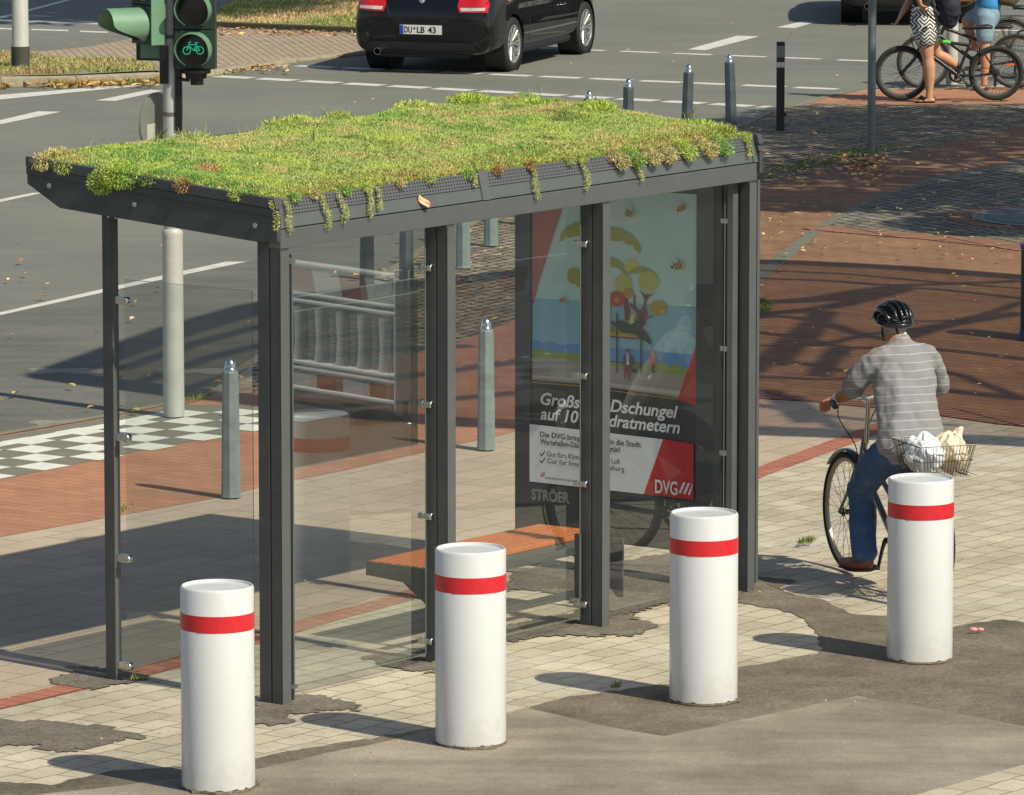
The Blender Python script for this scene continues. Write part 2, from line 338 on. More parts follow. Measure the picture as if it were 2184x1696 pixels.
GTILE=M('grey_tile',rgb(118,114,100),.8,var=.18,vs=12)
GREYS=M('grey_strip',rgb(108,108,94),.85,var=.2,vs=10,bump=.5)
sheet('ground',[(-900,-200),(900,-200),(900,1500),(-900,1500)],0,AS_ROAD,px=False)
EDGE=[(-260,972),(0,928),(229,889),(352,864),(422,838),(539,774),(700,668),(883,546),(898,535),(1100,430),(1250,372),(1400,322),(1584,268),(1635,244),(1704,226),(1759,208),(1849,190),(2500,168)]
sheet('side_lane',[(-260,728),(0,673),(387,588),(526,561),(700,500),(1100,380),(1450,290),(1584,268),(1400,322),(1250,372),(1100,430),(898,535),(883,546),(700,668),(539,774),(422,838),(352,864),(229,889),(0,928),(-260,972)],.004,LANE)
sheet('pavement',EDGE+[(2900,600),(2900,2300),(-700,2300),(-700,1600),(-260,1200)],.008,PAVE)
RED_LO=[(-260,1194),(0,1148),(475,1062),(540,1045),(760,1000),(965,953),(1098,923),(1350,880),(1605,838)]
RED_UP=[(1605,399),(1350,560),(1095,686),(964,737),(760,790),(640,815),(539,840),(397,846),(352,868),(229,893),(0,932),(-260,976)]
LINE=[(-260,1560),(0,1505),(130,1474),(300,1436),(385,1413),(690,1322),(830,1285),(1100,1200),(1350,1115),(1605,1015),(1820,935),(1900,905),(2000,870)]
sheet('beige_pavement',RED_LO+[(1765,847),(2000,870)]+LINE[::-1][1:],.012,BEIGE)
sheet('cobbled_area',[(539,776),(700,670),(883,548),(898,537),(1100,432),(1250,374),(1400,324),(1584,270),(1635,246),(1704,228),(1740,222),(2500,212),(2500,190),(2500,200),(2181,271),(2018,307),(1898,340),(1795,362),(1680,383),(1605,399),(1350,560),(1095,686),(964,737),(760,790),(640,815),(539,840)],.012,SETTS)
sheet('bike_path',RED_LO+RED_UP,.016,RED_L)
sheet('red_crossing',[(1715,222),(1759,210),(1849,194),(2500,178),(2500,216),(2184,222),(1900,226)],.016,RED_L)
sheet('red_plaza',[(1605,399),(1680,383),(1795,362),(1898,340),(2018,307),(2181,271),(2600,180),(2900,500),(2900,960),(2184,896),(2018,872),(1765,847),(1605,838),(1350,880),(1350,560)],.020,RED_R)
sheet('drain_strip',[(1744,481),(1837,437),(1913,407),(1988,383),(2094,362),(2181,341),(2500,290),(2500,296),(2181,346),(2094,368),(1988,389),(1913,413),(1837,443),(1768,483),(1608,618),(1400,800),(1375,800),(1605,588)],.024,GREYS)
sheet('cobble_island',[(1768,483),(1837,443),(1913,413),(1988,389),(2094,368),(2181,346),(2700,280),(2700,590),(2181,522),(2049,507),(1898,495)],.028,SETT2)
# border of long bricks along the cobble island and along the plaza
def strip(name,line,w0,w1,z,mat,**k):
    P=[G(*p) for p in line]; L=[];Rr=[]
    for i,p in enumerate(P):
        d=(P[min(i+1,len(P)-1)]-P[max(i-1,0)]).normalized(); q=Vector((-d.y,d.x,0)); L.append(p+q*w0); Rr.append(p+q*w1)
    return sheet(name,[(p.x,p.y) for p in L+Rr[::-1]],z,mat,px=False,**k)
BORD=brick_mat('border_bricks',rgb(164,122,98),rgb(146,106,84),rgb(60,42,34),.085,.4,.012,R(115),grain=.15,stain=.2,bump=1)
strip('brick_border',[(1768,483),(1898,495),(2049,507),(2181,522),(2700,590)],-.02,-.42,.032,BORD)
strip('plaza_border',[(1605,838),(1765,847),(2018,872),(2184,896),(2900,960)],.0,-.32,.0225,BORD)
strip('red_line',LINE,-.09,.09,.016,RED_S,amp=.004,seg=.1)
strip('kerb',EDGE,-.05,.04,.0225,M('old_kerb',rgb(128,122,102),.85,var=.35,vs=5,bump=.6,bs=60))
# dark and worn asphalt of the near carriageway, patches at the post feet
NEAR=[(-300,1700),(0,1671),(106,1678),(229,1648),(387,1637),(546,1620),(616,1606),(768,1581),(927,1555),(1080,1527),(1210,1490),(1425,1462),(1575,1427),(1750,1396),(1743,1359),(1731,1342),(1708,1320),(1666,1303),(1573,1289),(1575,1255),(1599,1232),(1698,1240),(1662,1257),(1690,1271),(1754,1282),(1789,1299),(1821,1313),(1891,1317),(2032,1340),(2138,1324),(2184,1331),(2900,1420),(2900,2300),(-700,2300),(-700,1760)]
sheet('asphalt_lane',NEAR,.0168,AS_DARK,amp=.018,seg=.05)
sheet('unseen_dark_ground',[(4.4,20),(60,20),(60,41),(12,41),(4.6,39)],.05,M('unseen_dark_asphalt',(.06,.062,.058),.85,var=.2,vs=2),px=False)  # added out of view so the shelter panes reflect dark ground
sheet('worn_asphalt',[(-300,1745),(546,1645),(1000,1545),(1125,1514),(1309,1556),(1416,1574),(1831,1488),(2184,1553),(2900,1660),(2900,2300),(-700,2300),(-700,1800)],.020,AS_WORN,amp=.012,seg=.15)
sheet('corner_pavement',[(1860,1722),(1990,1690),(2184,1636),(2900,1450),(2900,2300),(1860,2300)],.024,PAVE,amp=.01,seg=.16)
for i,pl in enumerate([
 [(0,1539),(106,1544),(211,1553),(275,1567),(303,1581),(218,1592),(151,1606),(70,1595),(0,1597),(-200,1590),(-200,1545)],
 [(540,1500),(612,1488),(669,1486),(739,1496),(774,1512),(750,1522),(690,1521),(648,1525),(620,1543),(570,1551),(530,1540)],
 [(780,1408),(838,1397),(900,1389),(960,1380),(975,1420),(960,1430),(900,1437),(868,1432),(836,1429),(801,1421)],
 [(1075,1372),(1050,1350),(1075,1338),(1235,1308),(1290,1290),(1340,1312),(1382,1330),(1404,1345),(1333,1362),(1231,1359),(1150,1362)],
 [(1080,1215),(1230,1215),(1430,1185),(1600,1230),(1573,1292),(1440,1292),(1335,1312),(1235,1290),(1180,1270),(1080,1262)],
 [(116,1451),(148,1430),(232,1433),(306,1440),(282,1458),(197,1474),(130,1465)]]):
    cells('asphalt_patch',pl,.0090+.0004*i,AS_PATCH,seed=i)
# checkerboard tiles
Z4=lambda X,Y:G(X/2.423*.853,(Y/2.423+640)*.853)
co=Z4(600,1250); e1=(Z4(1235,1130)-Z4(270,1310)).normalized(); en=Vector((-e1.y,e1.x,0)); T=.272
sheet('tile_band',[(-260,1070),(0,1026),(262,972),(545,917),(600,893),(540,868),(397,866),(352,872),(229,895),(0,934),(-260,978)],.020,GTILE)
mb=MB()
for i in range(-34,24):
    for j in range(0,9):
        if (i+j)%2: continue
        q=[co+e1*(T*(i+a))+en*(T*(j+b)) for a,b in ((.02,.02),(.98,.02),(.98,.98),(.02,.98))]
        c=sum(q,Vector())/4; far=G(0,940); lim=(c-Z4(0,1110)).dot(en)
        # keep inside the band: below its upper edge
        a=G(-260,985);b=G(352,874);d=(b-a).normalized(); nrm=Vector((-d.y,d.x,0))
        if (c-a).dot(nrm)>-.1: continue
        if (c-G(545,900)).dot(e1)>.45: continue
        mb.add([(p.x,p.y,.0118) for p in q],[(0,1,2,3)])
o=mb.build('white_tiles',WTILE); o['kind']='structure'
strip('white_tile_strip',[(-260,995),(0,948),(229,908),(352,882)],-.12,.02,.024,WTILE)
# road markings
def dashes(name,a,b,dash,gap,wd,n0=0,phase=0,skip=()):
    A=G(*a);B=G(*b);d=(B-A).normalized(); q=Vector((-d.y,d.x,0)); L=(B-A).length; mb=MB(); s=phase; k=0
    while s<L:
        if k not in skip:
            e=min(s+dash,L); p=[A+d*s-q*wd/2,A+d*e-q*wd/2,A+d*e+q*wd/2,A+d*s+q*wd/2]; mb.add([(v.x,v.y,.003) for v in p],[(0,1,2,3)])
        s+=dash+gap; k+=1
    o=mb.build(name,WHITE); o['kind']='structure'; return o
dashes('road_marking',(462,163),(1640,229),.5,.11,.25)
dashes('road_marking',(330,128),(1790,191),.52,.13,.2)
dashes('road_marking',(1100,101),(1860,131),.5,.22,.16)
for pl in ([(-120,216),(0,203),(240,184),(306,183),(0,213),(-120,226)],[(204,215),(246,216),(347,194),(319,192)],[(0,257),(81,238),(131,239),(0,266)],
  [(1467,106),(1571,77),(1620,78),(1504,108)],[(1656,59),(1712,46),(1739,48),(1694,61)],[(-260,722),(-260,730),(0,673),(387,588),(526,559),(482,559),(352,587),(0,667)],
  [(0,426),(0,432),(92,412),(70,412)],[(0,42),(0,45.5),(330,57),(330,54)],[(0,60),(0,63),(30,64),(30,61)],[(67,62),(67,65),(146,67.5),(146,64.5)],[(171,66),(171,69),(230,71),(230,68)],
  [(0,36),(0,41),(155,0),(140,0)],[(0,118),(0,121),(100,124.5),(100,121.5)],[(2090,64),(2090,66),(2500,70),(2500,67)]):
    sheet('road_marking',pl,.0063,WHITE)
# faint worn letters on the side lane
for pl in ([(58,787),(240,786),(235,796),(60,797)],[(330,789),(520,786),(515,797),(335,798)],[(60,900),(200,893),(215,905),(70,912)]):
    sheet('worn_marking',pl,.0063,M('faint_paint',rgb(134,132,122),.85,var=.35,vs=18),amp=.05,seg=.06)
# traffic islands
mb=MB()
fr=[(-200,187,.10),(0,187,.10),(162,184,.10),(343,176,.09),(458,162,.05),(634,134,.03),(768,118,.03),(1000,84,.03)]
bk=[(1000,80,.03),(770,75,.03),(455,62,.03),(296,88,.05),(187,114,.08),(92,127,.10),(0,125,.1),(-200,122,.1)]
P=[(G(a,b),c) for a,b,c in fr+bk]; n=len(P)
mb.add([(p.x,p.y,0) for p,c in P]+[(p.x,p.y,c) for p,c in P],[tuple(range(n,2*n))],1)
mb.add([(p.x,p.y,0) for p,c in P]+[(p.x,p.y,c) for p,c in P],[(i,(i+1)%n,(i+1)%n+n,i+n) for i in range(n)],0)
o=mb.build('traffic_island',[KERB,ISL]); o['kind']='structure'
def kerbline(pts,z,w,h,name='island_kerb'):
    mb=MB(); P=[G(a,b) for a,b in pts]
    for i in range(len(P)-1):
        d=(P[i+1]-P[i]); L=d.length; d.normalize(); k=max(1,round(L/1.0))
        for j in range(k):
            a=P[i]+d*(L*j/k+.012); b=P[i]+d*(L*(j+1)/k-.012); q=Vector((-d.y,d.x,0))
            zz=z[i]+(z[i+1]-z[i])*(j/k)
            mb.add([(a-q*.01).to_tuple()[:2]+(.0,),(b-q*.01).to_tuple()[:2]+(.0,),(b+q*w).to_tuple()[:2]+(.0,),(a+q*w).to_tuple()[:2]+(.0,),
                    (a-q*.01).to_tuple()[:2]+(zz,),(b-q*.01).to_tuple()[:2]+(zz,),(b+q*w).to_tuple()[:2]+(zz,),(a+q*w).to_tuple()[:2]+(zz,)],
                   [(0,3,2,1),(4,5,6,7),(0,1,5,4),(1,2,6,5),(2,3,7,6),(3,0,4,7)])
    o=mb.build(name,KERB,bevel=.012); o['kind']='structure'; return o
kerbline([(a,b) for a,b,c in fr],[c+.012 for a,b,c in fr],.14,.1)
GRD=ground_mat('dry_grass_soil',(.2,.17,.07),(.34,.27,.14),grain=.5,gs=40,ps=2.5)
sheet('grass_verge',[(455,61),(470,22),(640,-40),(1200,-80),(1100,84),(1000,80),(770,74)],.06,GRD)
DK=M('dark_kerb',rgb(70,66,52),.9,var=.3,vs=9)
kb=kerbline([(450,63),(770,76),(1000,82)],[.1,.1,.1],.1,.1,'verge_kerb'); kb.data.materials[0]=DK
mp=[G(-200,180),G(0,181),G(162,178),G(343,169),G(300,150),G(120,140),G(0,130),G(-200,126)]
sheet('island_soil',[(p.x,p.y) for p in mp],.104,ground_mat('island_soil',(.19,.17,.11),(.3,.27,.18),grain=.4,gs=50,ps=3),px=False,amp=.05,seg=.3)
# manhole cover
c=G(2275,469); MC=M('cast_iron',rgb(96,100,100),.45,metal=.5,var=.2,vs=20,bump=.5,bs=80)
mh=thing('manhole_cover','large round ribbed iron manhole cover set in the dark cobbles','manhole cover',(c.x,c.y,.014))
mb=MB(); mb.lathe([(0,.001),(1.07,.001),(1.07,.006),(.87,.006)],64); mb.build('brick_ring',BORD,mh)
mb=MB(); mb.lathe([(.86,.008),(.86,.014),(.80,.014),(.80,.01)],64)
mb.lathe([(.79,.008),(.79,.012),(0,.012)],64)
for i in range(-19,20):
    y=i*.038; h=math.sqrt(max(.001,.74**2-y*y)); mb.box(-h,h,y-.012,y+.012,.012,.0175)
mb.lathe([(.2,.0185),(.34,.0185)],48); mb.build('cover_plate',MC,mh)
# ---------------------------------------------------------------- bus shelter with planted roof
PAINT=M('grey_steel_paint',rgb(98,102,101),.42,metal=.25,var=.07,vs=5,dirt=((.2,.19,.16),.3,4),bump=.05,bs=200)
PAINT2=M('dark_steel_paint',rgb(76,78,78),.5,metal=.2,var=.1,vs=6,dirt=((.12,.11,.1),.4,6))  # darker copy of the grey paint; on the posts it carries the shaded sides
CHROME=M('stainless_steel',rgb(205,205,198),.22,metal=1,var=.06,vs=20)
GLASS=glass_mat('safety_glass',ior=.19,filmw=.014); GLASS_S=glass_mat('side_glass',ior=.07,tint=(.8,.84,.83),filmw=.012); GEDGE=M('glass_edge',rgb(112,122,114),.25,var=.05)
BLACK=M('black_rubber',rgb(26,27,27),.6,var=.1)
sh=thing('bus_shelter','dark grey glazed bus shelter with green sedum planted on its sloping roof','bus shelter',(AX.x,AX.y,0),SANG)
LU=4.24
RZ=lambda wv,off=0:2.615+.0711*(wv+.05)+off     # top edge of the roof tray
def quadbox(mb,c,mi=0): mb.add(c,[(0,3,2,1),(4,5,6,7),(0,1,5,4),(1,2,6,5),(2,3,7,6),(3,0,4,7)],mi)
# front beam
mb=MB(); mb.box(-.035,4.27,-.05,.03,2.363,2.462); mb.box(-.035,4.27,.03,.10,2.42,2.455)
fb=mb.build('edge_beam',PAINT,sh,bevel=.004)
# roof tray
mb=MB()
for u0,u1 in ((-.078,4.29),):
    mb.add([(u0,-.035,2.466),(u1,-.035,2.466),(u1,1.60,2.60),(u0,1.60,2.60),(u0,.0,RZ(0,-.035)),(u1,.0,RZ(0,-.035)),(u1,1.60,RZ(1.6,-.03)),(u0,1.60,RZ(1.6,-.03))],
           [(0,3,2,1),(4,5,6,7),(0,1,5,4),(1,2,6,5),(2,3,7,6),(3,0,4,7)])
mb.build('roof_tray',PAINT2,sh)
# perforated rim and plain rim towards the pavement
perf=M('perforated_sheet',rgb(96,99,100),.5,metal=.2)
t=perf.node_tree; b=t.nodes['Principled BSDF']; tc=nn(t,'ShaderNodeTexCoord'); mpn=nn(t,'ShaderNodeMapping'); mpn.inputs['Scale'].default_value=(1/.024,0,1/.017); t.links.new(tc.outputs['Object'],mpn.inputs[0])
vo=nn(t,'ShaderNodeTexVoronoi'); vo.inputs['Randomness'].default_value=0; vo.inputs['Scale'].default_value=1; t.links.new(mpn.outputs[0],vo.inputs['Vector'])
cr=nn(t,'ShaderNodeMapRange'); cr.inputs[1].default_value=.2; cr.inputs[2].default_value=.34; t.links.new(vo.outputs['Distance'],cr.inputs[0])
mx=nn(t,'ShaderNodeMix',data_type='RGBA'); mx.inputs[6].default_value=(*rgb(34,34,36),1); mx.inputs[7].default_value=(*rgb(98,99,102),1); t.links.new(cr.outputs[0],mx.inputs[0]); t.links.new(mx.outputs[2],b.inputs['Base Color'])
def rim(u0,u1,z0,z1,mat,name,y0=-.047,y1=-.012,d=.0):
    f=lambda z:y0+(z-2.466)/(2.612-2.466)*(y1-y0)-d
    mb=MB(); c=[(u0,f(z0),z0),(u1,f(z0),z0),(u1,f(z0)+.012,z0),(u0,f(z0)+.012,z0),(u0,f(z1),z1),(u1,f(z1),z1),(u1,f(z1)+.012,z1),(u0,f(z1)+.012,z1)]
    quadbox(mb,c); return mb.build(name,mat,sh,bevel=.002)
rim(-.05,4.27,2.468,2.532,PAINT,'plain_rim'); rim(-.05,4.27,2.535,2.613,perf,'perforated_rim')
for u0 in (-.075,1.68,4.235): rim(u0,u0+.075,2.467,2.622,PAINT,'rim_cover',d=.008)
# end arms
ARM=[(-.065,2.405),(.08,2.397),(1.06,2.463),(1.39,2.486),(1.612,2.600),(1.612,2.648),(-.065,2.527)]
for u0,s in ((-.08,-1),(4.275,1)):
    mb=MB(); mb.prism(ARM,lambda a,b:(u0,a,b),lambda a,b:(u0+.03,a,b)); arm=mb.build('roof_arm',PAINT2,sh,bevel=.003)
    mb=MB()
    for k,(o0,o1) in enumerate(((.0,.040),(.042,.094))):
        e=.004*(k+1)
        mb.add([(u0-e,-.066,2.529+o0),(u0+.03+e,-.066,2.529+o0),(u0+.03+e,1.615,2.650+o0),(u0-e,1.615,2.650+o0),(u0-e,-.05,2.529+o1),(u0+.03+e,-.05,2.529+o1),(u0+.03+e,1.615,2.650+o1),(u0-e,1.615,2.650+o1)],[(0,3,2,1),(4,5,6,7),(0,1,5,4),(1,2,6,5),(2,3,7,6),(3,0,4,7)])
    mb.build('arm_trim',PAINT2,arm,bevel=.002)
    for wv in (.08,.88,1.46):
        x=u0 if s<0 else u0+.03; z=2.53+.072*wv-.055+(.0 if wv<1.4 else .02)
        mb=MB(); mb.lathe([(0,-.006),(.012,-.006),(.015,-.003),(.015,.006)],14,(x,wv,z),'x'); mb.build('bolt',CHROME,arm)
    for wv,z in ((1.07,2.468),(1.02,2.465)): mb=MB(); mb.sphere((u0+.015,wv,z-.004),.009,8,6); mb.build('bolt',CHROME,arm)
mb=MB(); mb.add([(-.05,1.600,2.601),(4.28,1.600,2.601),(4.28,1.618,2.601),(-.05,1.618,2.601),(-.05,1.600,2.74),(4.28,1.600,2.74),(4.28,1.618,2.74),(-.05,1.618,2.74)],[(0,3,2,1),(4,5,6,7),(0,1,5,4),(1,2,6,5),(2,3,7,6),(3,0,4,7)])
mb.build('road_side_rim',PAINT,sh)
# posts on the pavement side: web, flange with a lighter painted skin for its sunlit face, slot
def post(u,name='post',w0=-.045,w1=.105,hw=.034,h=2.40):
    mb=MB(); mb.box(u-hw,u+hw,w0,.022,0,h); mb.box(u-hw+.006,u+hw-.006,.022,.030,0,h,1); mb.box(u-hw,u+hw,.030,w1,0,h-.0)
    o=mb.build(name,[PAINT2,BLACK],sh,bevel=.004)
    mb=MB(); mb.box(u-hw-.001,u+hw+.001,w0-.0035,w0-.0005,.0,h-.05); mb.build('lit_face_strip',PAINT,o,bevel=.001)
    return o
def clamp(par,u,wv,z,axis='u',s=-1):
    mb=MB()
    if axis=='u':
        mb.cbox((u+s*.004,wv+.03,z),(.02,.085,.03)); mb.lathe([(0,-.014),(.017,-.014),(.022,-.009),(.022,.004),(.017,.004),(.017,.010),(.022,.010),(.022,.016),(0,.016)],16,(u,wv-.006,z),'y')
    else:
        mb.cbox((u,wv,z),(.024,.10,.042)); mb.lathe([(0,-.013),(.018,-.013),(.022,-.007),(.022,.018)],16,(u-.012,wv-.045,z),'x')
    return mb.build('glass_clamp',CHROME,par,bevel=.003)
PU=(0.0,1.405,2.812,4.235)
posts=[post(u) for u in PU]
for i,u in enumerate(PU[1:],1):
    for z in (2.13,1.40,.80,.125): clamp(posts[i],u-.046,.062,z)
mb=MB(); mb.box(.05,.062,-.052,-.022,.02,2.33); mb.box(.036,.05,-.040,-.034,.02,2.33,1); mb.box(.036,.085,-.05,-.02,2.28,2.31); mb.box(.036,.085,-.05,-.02,.08,.10); mb.build('side_profile',[PAINT,BLACK],posts[0],bevel=.002)
mb=MB(); mb.box(PU[3]+.05,PU[3]+.075,-.045,-.01,.05,2.36); mb.box(PU[3]+.034,PU[3]+.05,-.03,-.02,.05,2.36,1); mb.box(PU[3]-.10,PU[3]-.05,.02,.06,.02,2.36); mb.box(PU[3]-.034-.004,PU[3]-.034,.045,.06,.02,2.36,0)
mb.build('side_profile',[PAINT,BLACK],posts[3],bevel=.002)
# slim outer posts towards the road
def slim(u,s):
    mb=MB(); mb.box(u-.025,u+.025,1.082,1.088,0,2.46,1); mb.box(u-.025,u+.025,1.088,1.150,0,2.463)  # thin lighter skin painted on as the sunlit face
    o=mb.build('outer_post',[PAINT2,PAINT],sh,bevel=.004)
    for z in (2.02,1.30,.66,.09): clamp(o,u+.01*0,1.05,z,'w')
    return o
slim(0.0,-1)
# glass
GLASS_C=glass_mat('clear_glass',ior=.10,filmw=.010,tint=(.96,.98,.97))
def pane(pts4,name='glass_pane',mat=None):
    mb=MB(); mb.add(pts4,[(0,1,2,3)]); o=mb.build(name,mat or GLASS,sh); return o
GW=.075
def uglass(u0,u1,z0,z1,wv=GW,mat=None):
    o=pane([(u0,wv,z0),(u1,wv,z0),(u1,wv,z1),(u0,wv,z1)],mat=mat)
    mb=MB()
    for a,b,c,d in ((u0-.004,u0,z0,z1),(u1,u1+.004,z0,z1),(u0,u1,z1,z1+.004),(u0,u1,z0-.004,z0)): mb.box(a,b,wv-.002,wv+.002,c,d)
    mb.build('glass_edge',GEDGE,o)
uglass(.075,1.335,.06,2.345); uglass(1.465,2.735,.06,2.345,mat=GLASS_C); uglass(2.87,4.13,.06,2.345,mat=GLASS_C)
for k,(a,b) in enumerate(((.165,1.02),)):
    o=pane([(-.004,a,.12),(-.004,b,.12),(-.004,b,2.13),(-.004,a,2.13)],mat=GLASS_S)
    mb=MB()
    for c in ((a-.002,a,.12,2.13),(a,b,2.13,2.1315),(a,b,.118,.12)): mb.box(-.005,-.002,*c)
    mb.build('glass_edge',GEDGE,o)
o=pane([(.085,GW+.03,1.19),(1.31,GW+.03,1.19),(1.31,GW+.03,2.075),(.085,GW+.03,2.075)],'smoked_panel',glass_mat('smoked_acrylic',ior=.1,tint=(.34,.37,.36),filmw=.03,film=(.3,.33,.32)))
for z_ in (1.188,2.00,2.075): mb=MB(); mb.box(.085,1.31,GW+.027,GW+.033,z_,z_+.005); mb.build('panel_edge',GEDGE,o)
for u_,z_ in ((.16,1.93),(.16,1.25),(1.26,1.3)): mb=MB(); mb.lathe([(0,-.012),(.012,-.012),(.012,.012),(0,.012)],12,(u_,GW+.02,z_),'y'); mb.build('fixing',CHROME,o)
# two dark steel rails under the roof
mb=MB(); mb.box(.05,4.2,.35,.42,2.47,2.50); mb.box(.05,4.2,1.15,1.22,2.53,2.56); mb.build('ceiling_rail',PAINT2,sh,bevel=.003)
# bench
WOOD=M('orange_stained_wood',rgb(196,112,58),.55,var=.16,vs=30,bump=.25,bs=90,dirt=((.16,.07,.03),.35,12))
mb=MB(); mb.box(1.64,3.20,.285,.325,.395,.432); mb.box(1.64,3.20,.62,.65,.395,.43); bench=mb.build('bench',PAINT,sh,bevel=.003)
for k in range(7):
    w0=.292+k*.059; mb=MB(); mb.box(1.64,3.20,w0,w0+.050,.434,.463); mb.build('slat',WOOD,bench,bevel=.006)
for u in (1.62,3.205):
    mb=MB(); pl=[(.118,.12),(.16,.12),(.30,.27),(.45,.37),(.70,.385),(.70,.458),(.118,.458)] if u<2 else [(.118,.10),(.16,.10),(.30,.24),(.66,.37),(.70,.43),(.118,.43)]
    mb.prism(pl,lambda a,b:(u,a,b),lambda a,b:(u+.014,a,b)); mb.build('bracket',PAINT2,bench,bevel=.002)
mb=MB(); mb.box(1.5,2.76,.119,.150,.16,.20); mb.box(1.5,2.76,.119,.150,.40,.44); mb.box(2.752,2.775,.09,.125,.16,.52); mb.build('support_rail',PAINT2,bench,bevel=.003)
# display case with poster
CASE=M('anthracite_case',rgb(50,53,54),.35,metal=.1,var=.12,vs=4); CGL=glass_mat('case_glass',(1,1,1),.04,0,(.4,.42,.4),.01)
mb=MB(); mb.box(4.215,4.33,.14,1.60,.20,2.40); case=mb.build('display_case',CASE,sh,bevel=.006)
mb=MB()
for a in ((.14,.315,.20,2.40),(1.49,1.60,.20,2.40),(.315,1.49,2.27,2.40),(.315,1.49,.20,.50)): mb.box(4.196,4.214,*a)
mb.build('case_frame',M('anthracite_frame',rgb(58,61,62),.3,var=.1,vs=3),case,bevel=.003)
mb=MB(); mb.add([(4.192,.145,.215),(4.192,1.595,.215),(4.192,1.595,2.39),(4.192,.145,2.39)],[(0,1,2,3)]); mb.build('case_glass',CGL,case)
for a_ in (.2,1.5): mb=MB(); mb.box(4.225,4.32,a_,a_+.06,0,.21); mb.build('case_foot',PAINT2,case)
# poster artwork: x to the right seen from inside, y up; traced in centimetres on the sheet
PM={}
def pc(k,c):
    if k not in PM: PM[k]=M('print_'+k,rgb(*c),.45,spec=.4); 
    return PM[k]
cols=dict(sky=(206,240,232),sky2=(150,204,218),pink=(196,112,100),red=(214,34,34),olive=(176,178,70),lime=(206,210,100),lime2=(226,222,104),trunk=(140,40,42),flower=(205,60,72),gold=(206,160,30),dgreen=(44,60,30),
 green=(120,150,50),black=(38,34,32),hill=(104,168,222),hedge=(160,178,62),pave=(178,168,156),pave2=(214,206,192),dark=(52,42,40),white=(244,246,242),ink=(60,60,62),skin=(196,150,120),orange=(214,84,44),suit=(72,60,60),bee=(228,184,70),brown=(70,50,36),cloud=(205,222,226),haze=(176,222,232),hair=(216,130,40),brand=(176,174,160))
PMATS=[pc(k,v) for k,v in cols.items()]; PI_={k:i for i,k in enumerate(cols)}
pm=MB(); lay=[0]
def fp(zx,zy,oy):      # measured on the print -> metres on the sheet
    fx=(zx-125)/1720.; ny=oy+zy/4.24; bot=1209+32*fx; return fx*1.165,(bot-ny)/(425+10*fx)
def onp(x,y): return (4.2128-lay[0]*.00035,1.485-x,.51+y)
def PL(c,pts,oy=480):
    q=[fp(a,b,oy) for a,b in pts]; q=[(min(max(a,0),1.165),min(max(b,0),1.755)) for a,b in q]; lay[0]+=1
    pm.add([onp(a,b) for a,b in q],[tuple(range(len(q)))],PI_[c])
def CI(c,x,y,rx,ry=None,oy=480,rot=0,a0=0,a1=360,n=20):
    ry=ry or rx; q=[]
    for i in range(n+1):
        t=R(a0+(a1-a0)*i/n); dx,dy=rx*math.cos(t),ry*math.sin(t); q.append((x+dx*math.cos(rot)-dy*math.sin(rot),y+dx*math.sin(rot)+dy*math.cos(rot)))
    PL(c,q[:-1] if a1-a0==360 else q,oy)
PL('sky',[(100,-40),(1860,-40),(1860,1850),(100,1850)])
PL('sky2',[(100,1150),(1860,1180),(1860,1700),(100,1650)])
PL('sky2' if 0 else 'haze',[(1500,1696),(1530,1560),(1640,1450),(1720,1430),(1800,1480),(1860,1540),(1860,1700)])
PL('hill',[(100,1620),(160,1590),(230,1620),(330,1600),(420,1640),(600,1620),(900,1640),(1300,1660),(1860,1690),(1860,1850),(100,1800)])
PL('hedge',[(100,70),(200,90),(270,85),(340,110),(500,105),(620,120),(900,190),(1100,190),(1300,210),(1420,180),(1500,160),(1560,210),(1640,180),(1700,230),(1790,240),(1790,300),(100,200)],860)
PL('pave',[(100,165),(600,190),(1300,260),(1860,310),(1860,600),(100,470)],860)
PL('pave2',[(100,350),(600,370),(1200,430),(1860,480),(1860,530),(1200,470),(600,400),(100,385)],860)
PL('dark',[(100,405),(600,425),(1200,485),(1870,560),(1870,1010),(100,870)],860)
PL('gold',[(100,425),(600,445),(1200,510),(1650,545),(1650,556),(1200,520),(600,455),(100,435)],860)
PL('pink',[(80,-60),(470,-60),(455,170),(340,520),(240,850),(190,1010),(150,1180),(120,1240),(80,1240)])  # a red band; the pale wash of glass reflections is put into its colour
PL('red',[(60,1170),(150,1170),(122,1250),(122,1460),(60,1440)])
PL('red',[(1840,-20),(1875,-30),(1875,620),(1655,560),(1760,230)],860)
# palm crown, bushes and trees over a small planted roof
PL('olive',[(415,548),(430,460),(480,390),(590,330),(720,340),(905,360),(1060,380),(1160,430),(1230,500),(1270,570),(1265,640),(1200,590),(1185,540),(1160,555),(1105,540),(1085,480),(1060,515),(920,515),(905,480),(720,470),(590,480),(500,500),(488,470),(470,515)])
PL('olive',[(760,800),(830,700),(900,690),(980,690),(1060,730),(1110,790),(1140,860),(1100,870),(1040,800),(905,790)])
CI('lime2',1170,770,70,75); PL('olive',[(1150,830),(1210,780),(1290,775),(1370,800),(1430,850),(1455,930),(1400,900),(1300,840),(1200,850),(1160,860)])
CI('lime',1350,930,105,110); CI('lime',1090,960,92,100); CI('olive',560,900,60,90)
PL('olive',[(540,850),(590,810),(640,860),(650,1000),(610,1020),(570,940)])
PL('trunk',[(1275,1230),(1300,1180),(1310,1110),(1280,1060),(1255,1010),(1290,1050),(1325,1080),(1330,1045),(1345,1075),(1410,1045),(1345,1110),(1325,1160),(1330,1230),(1345,1310),(1390,1285),(1400,1300),(1340,1320),(1300,1350),(1230,1350),(1240,1270),(1200,1240),(1165,1190),(1160,1150),(1195,1200),(1200,1070),(1215,1080),(1215,1190),(1240,1240)])
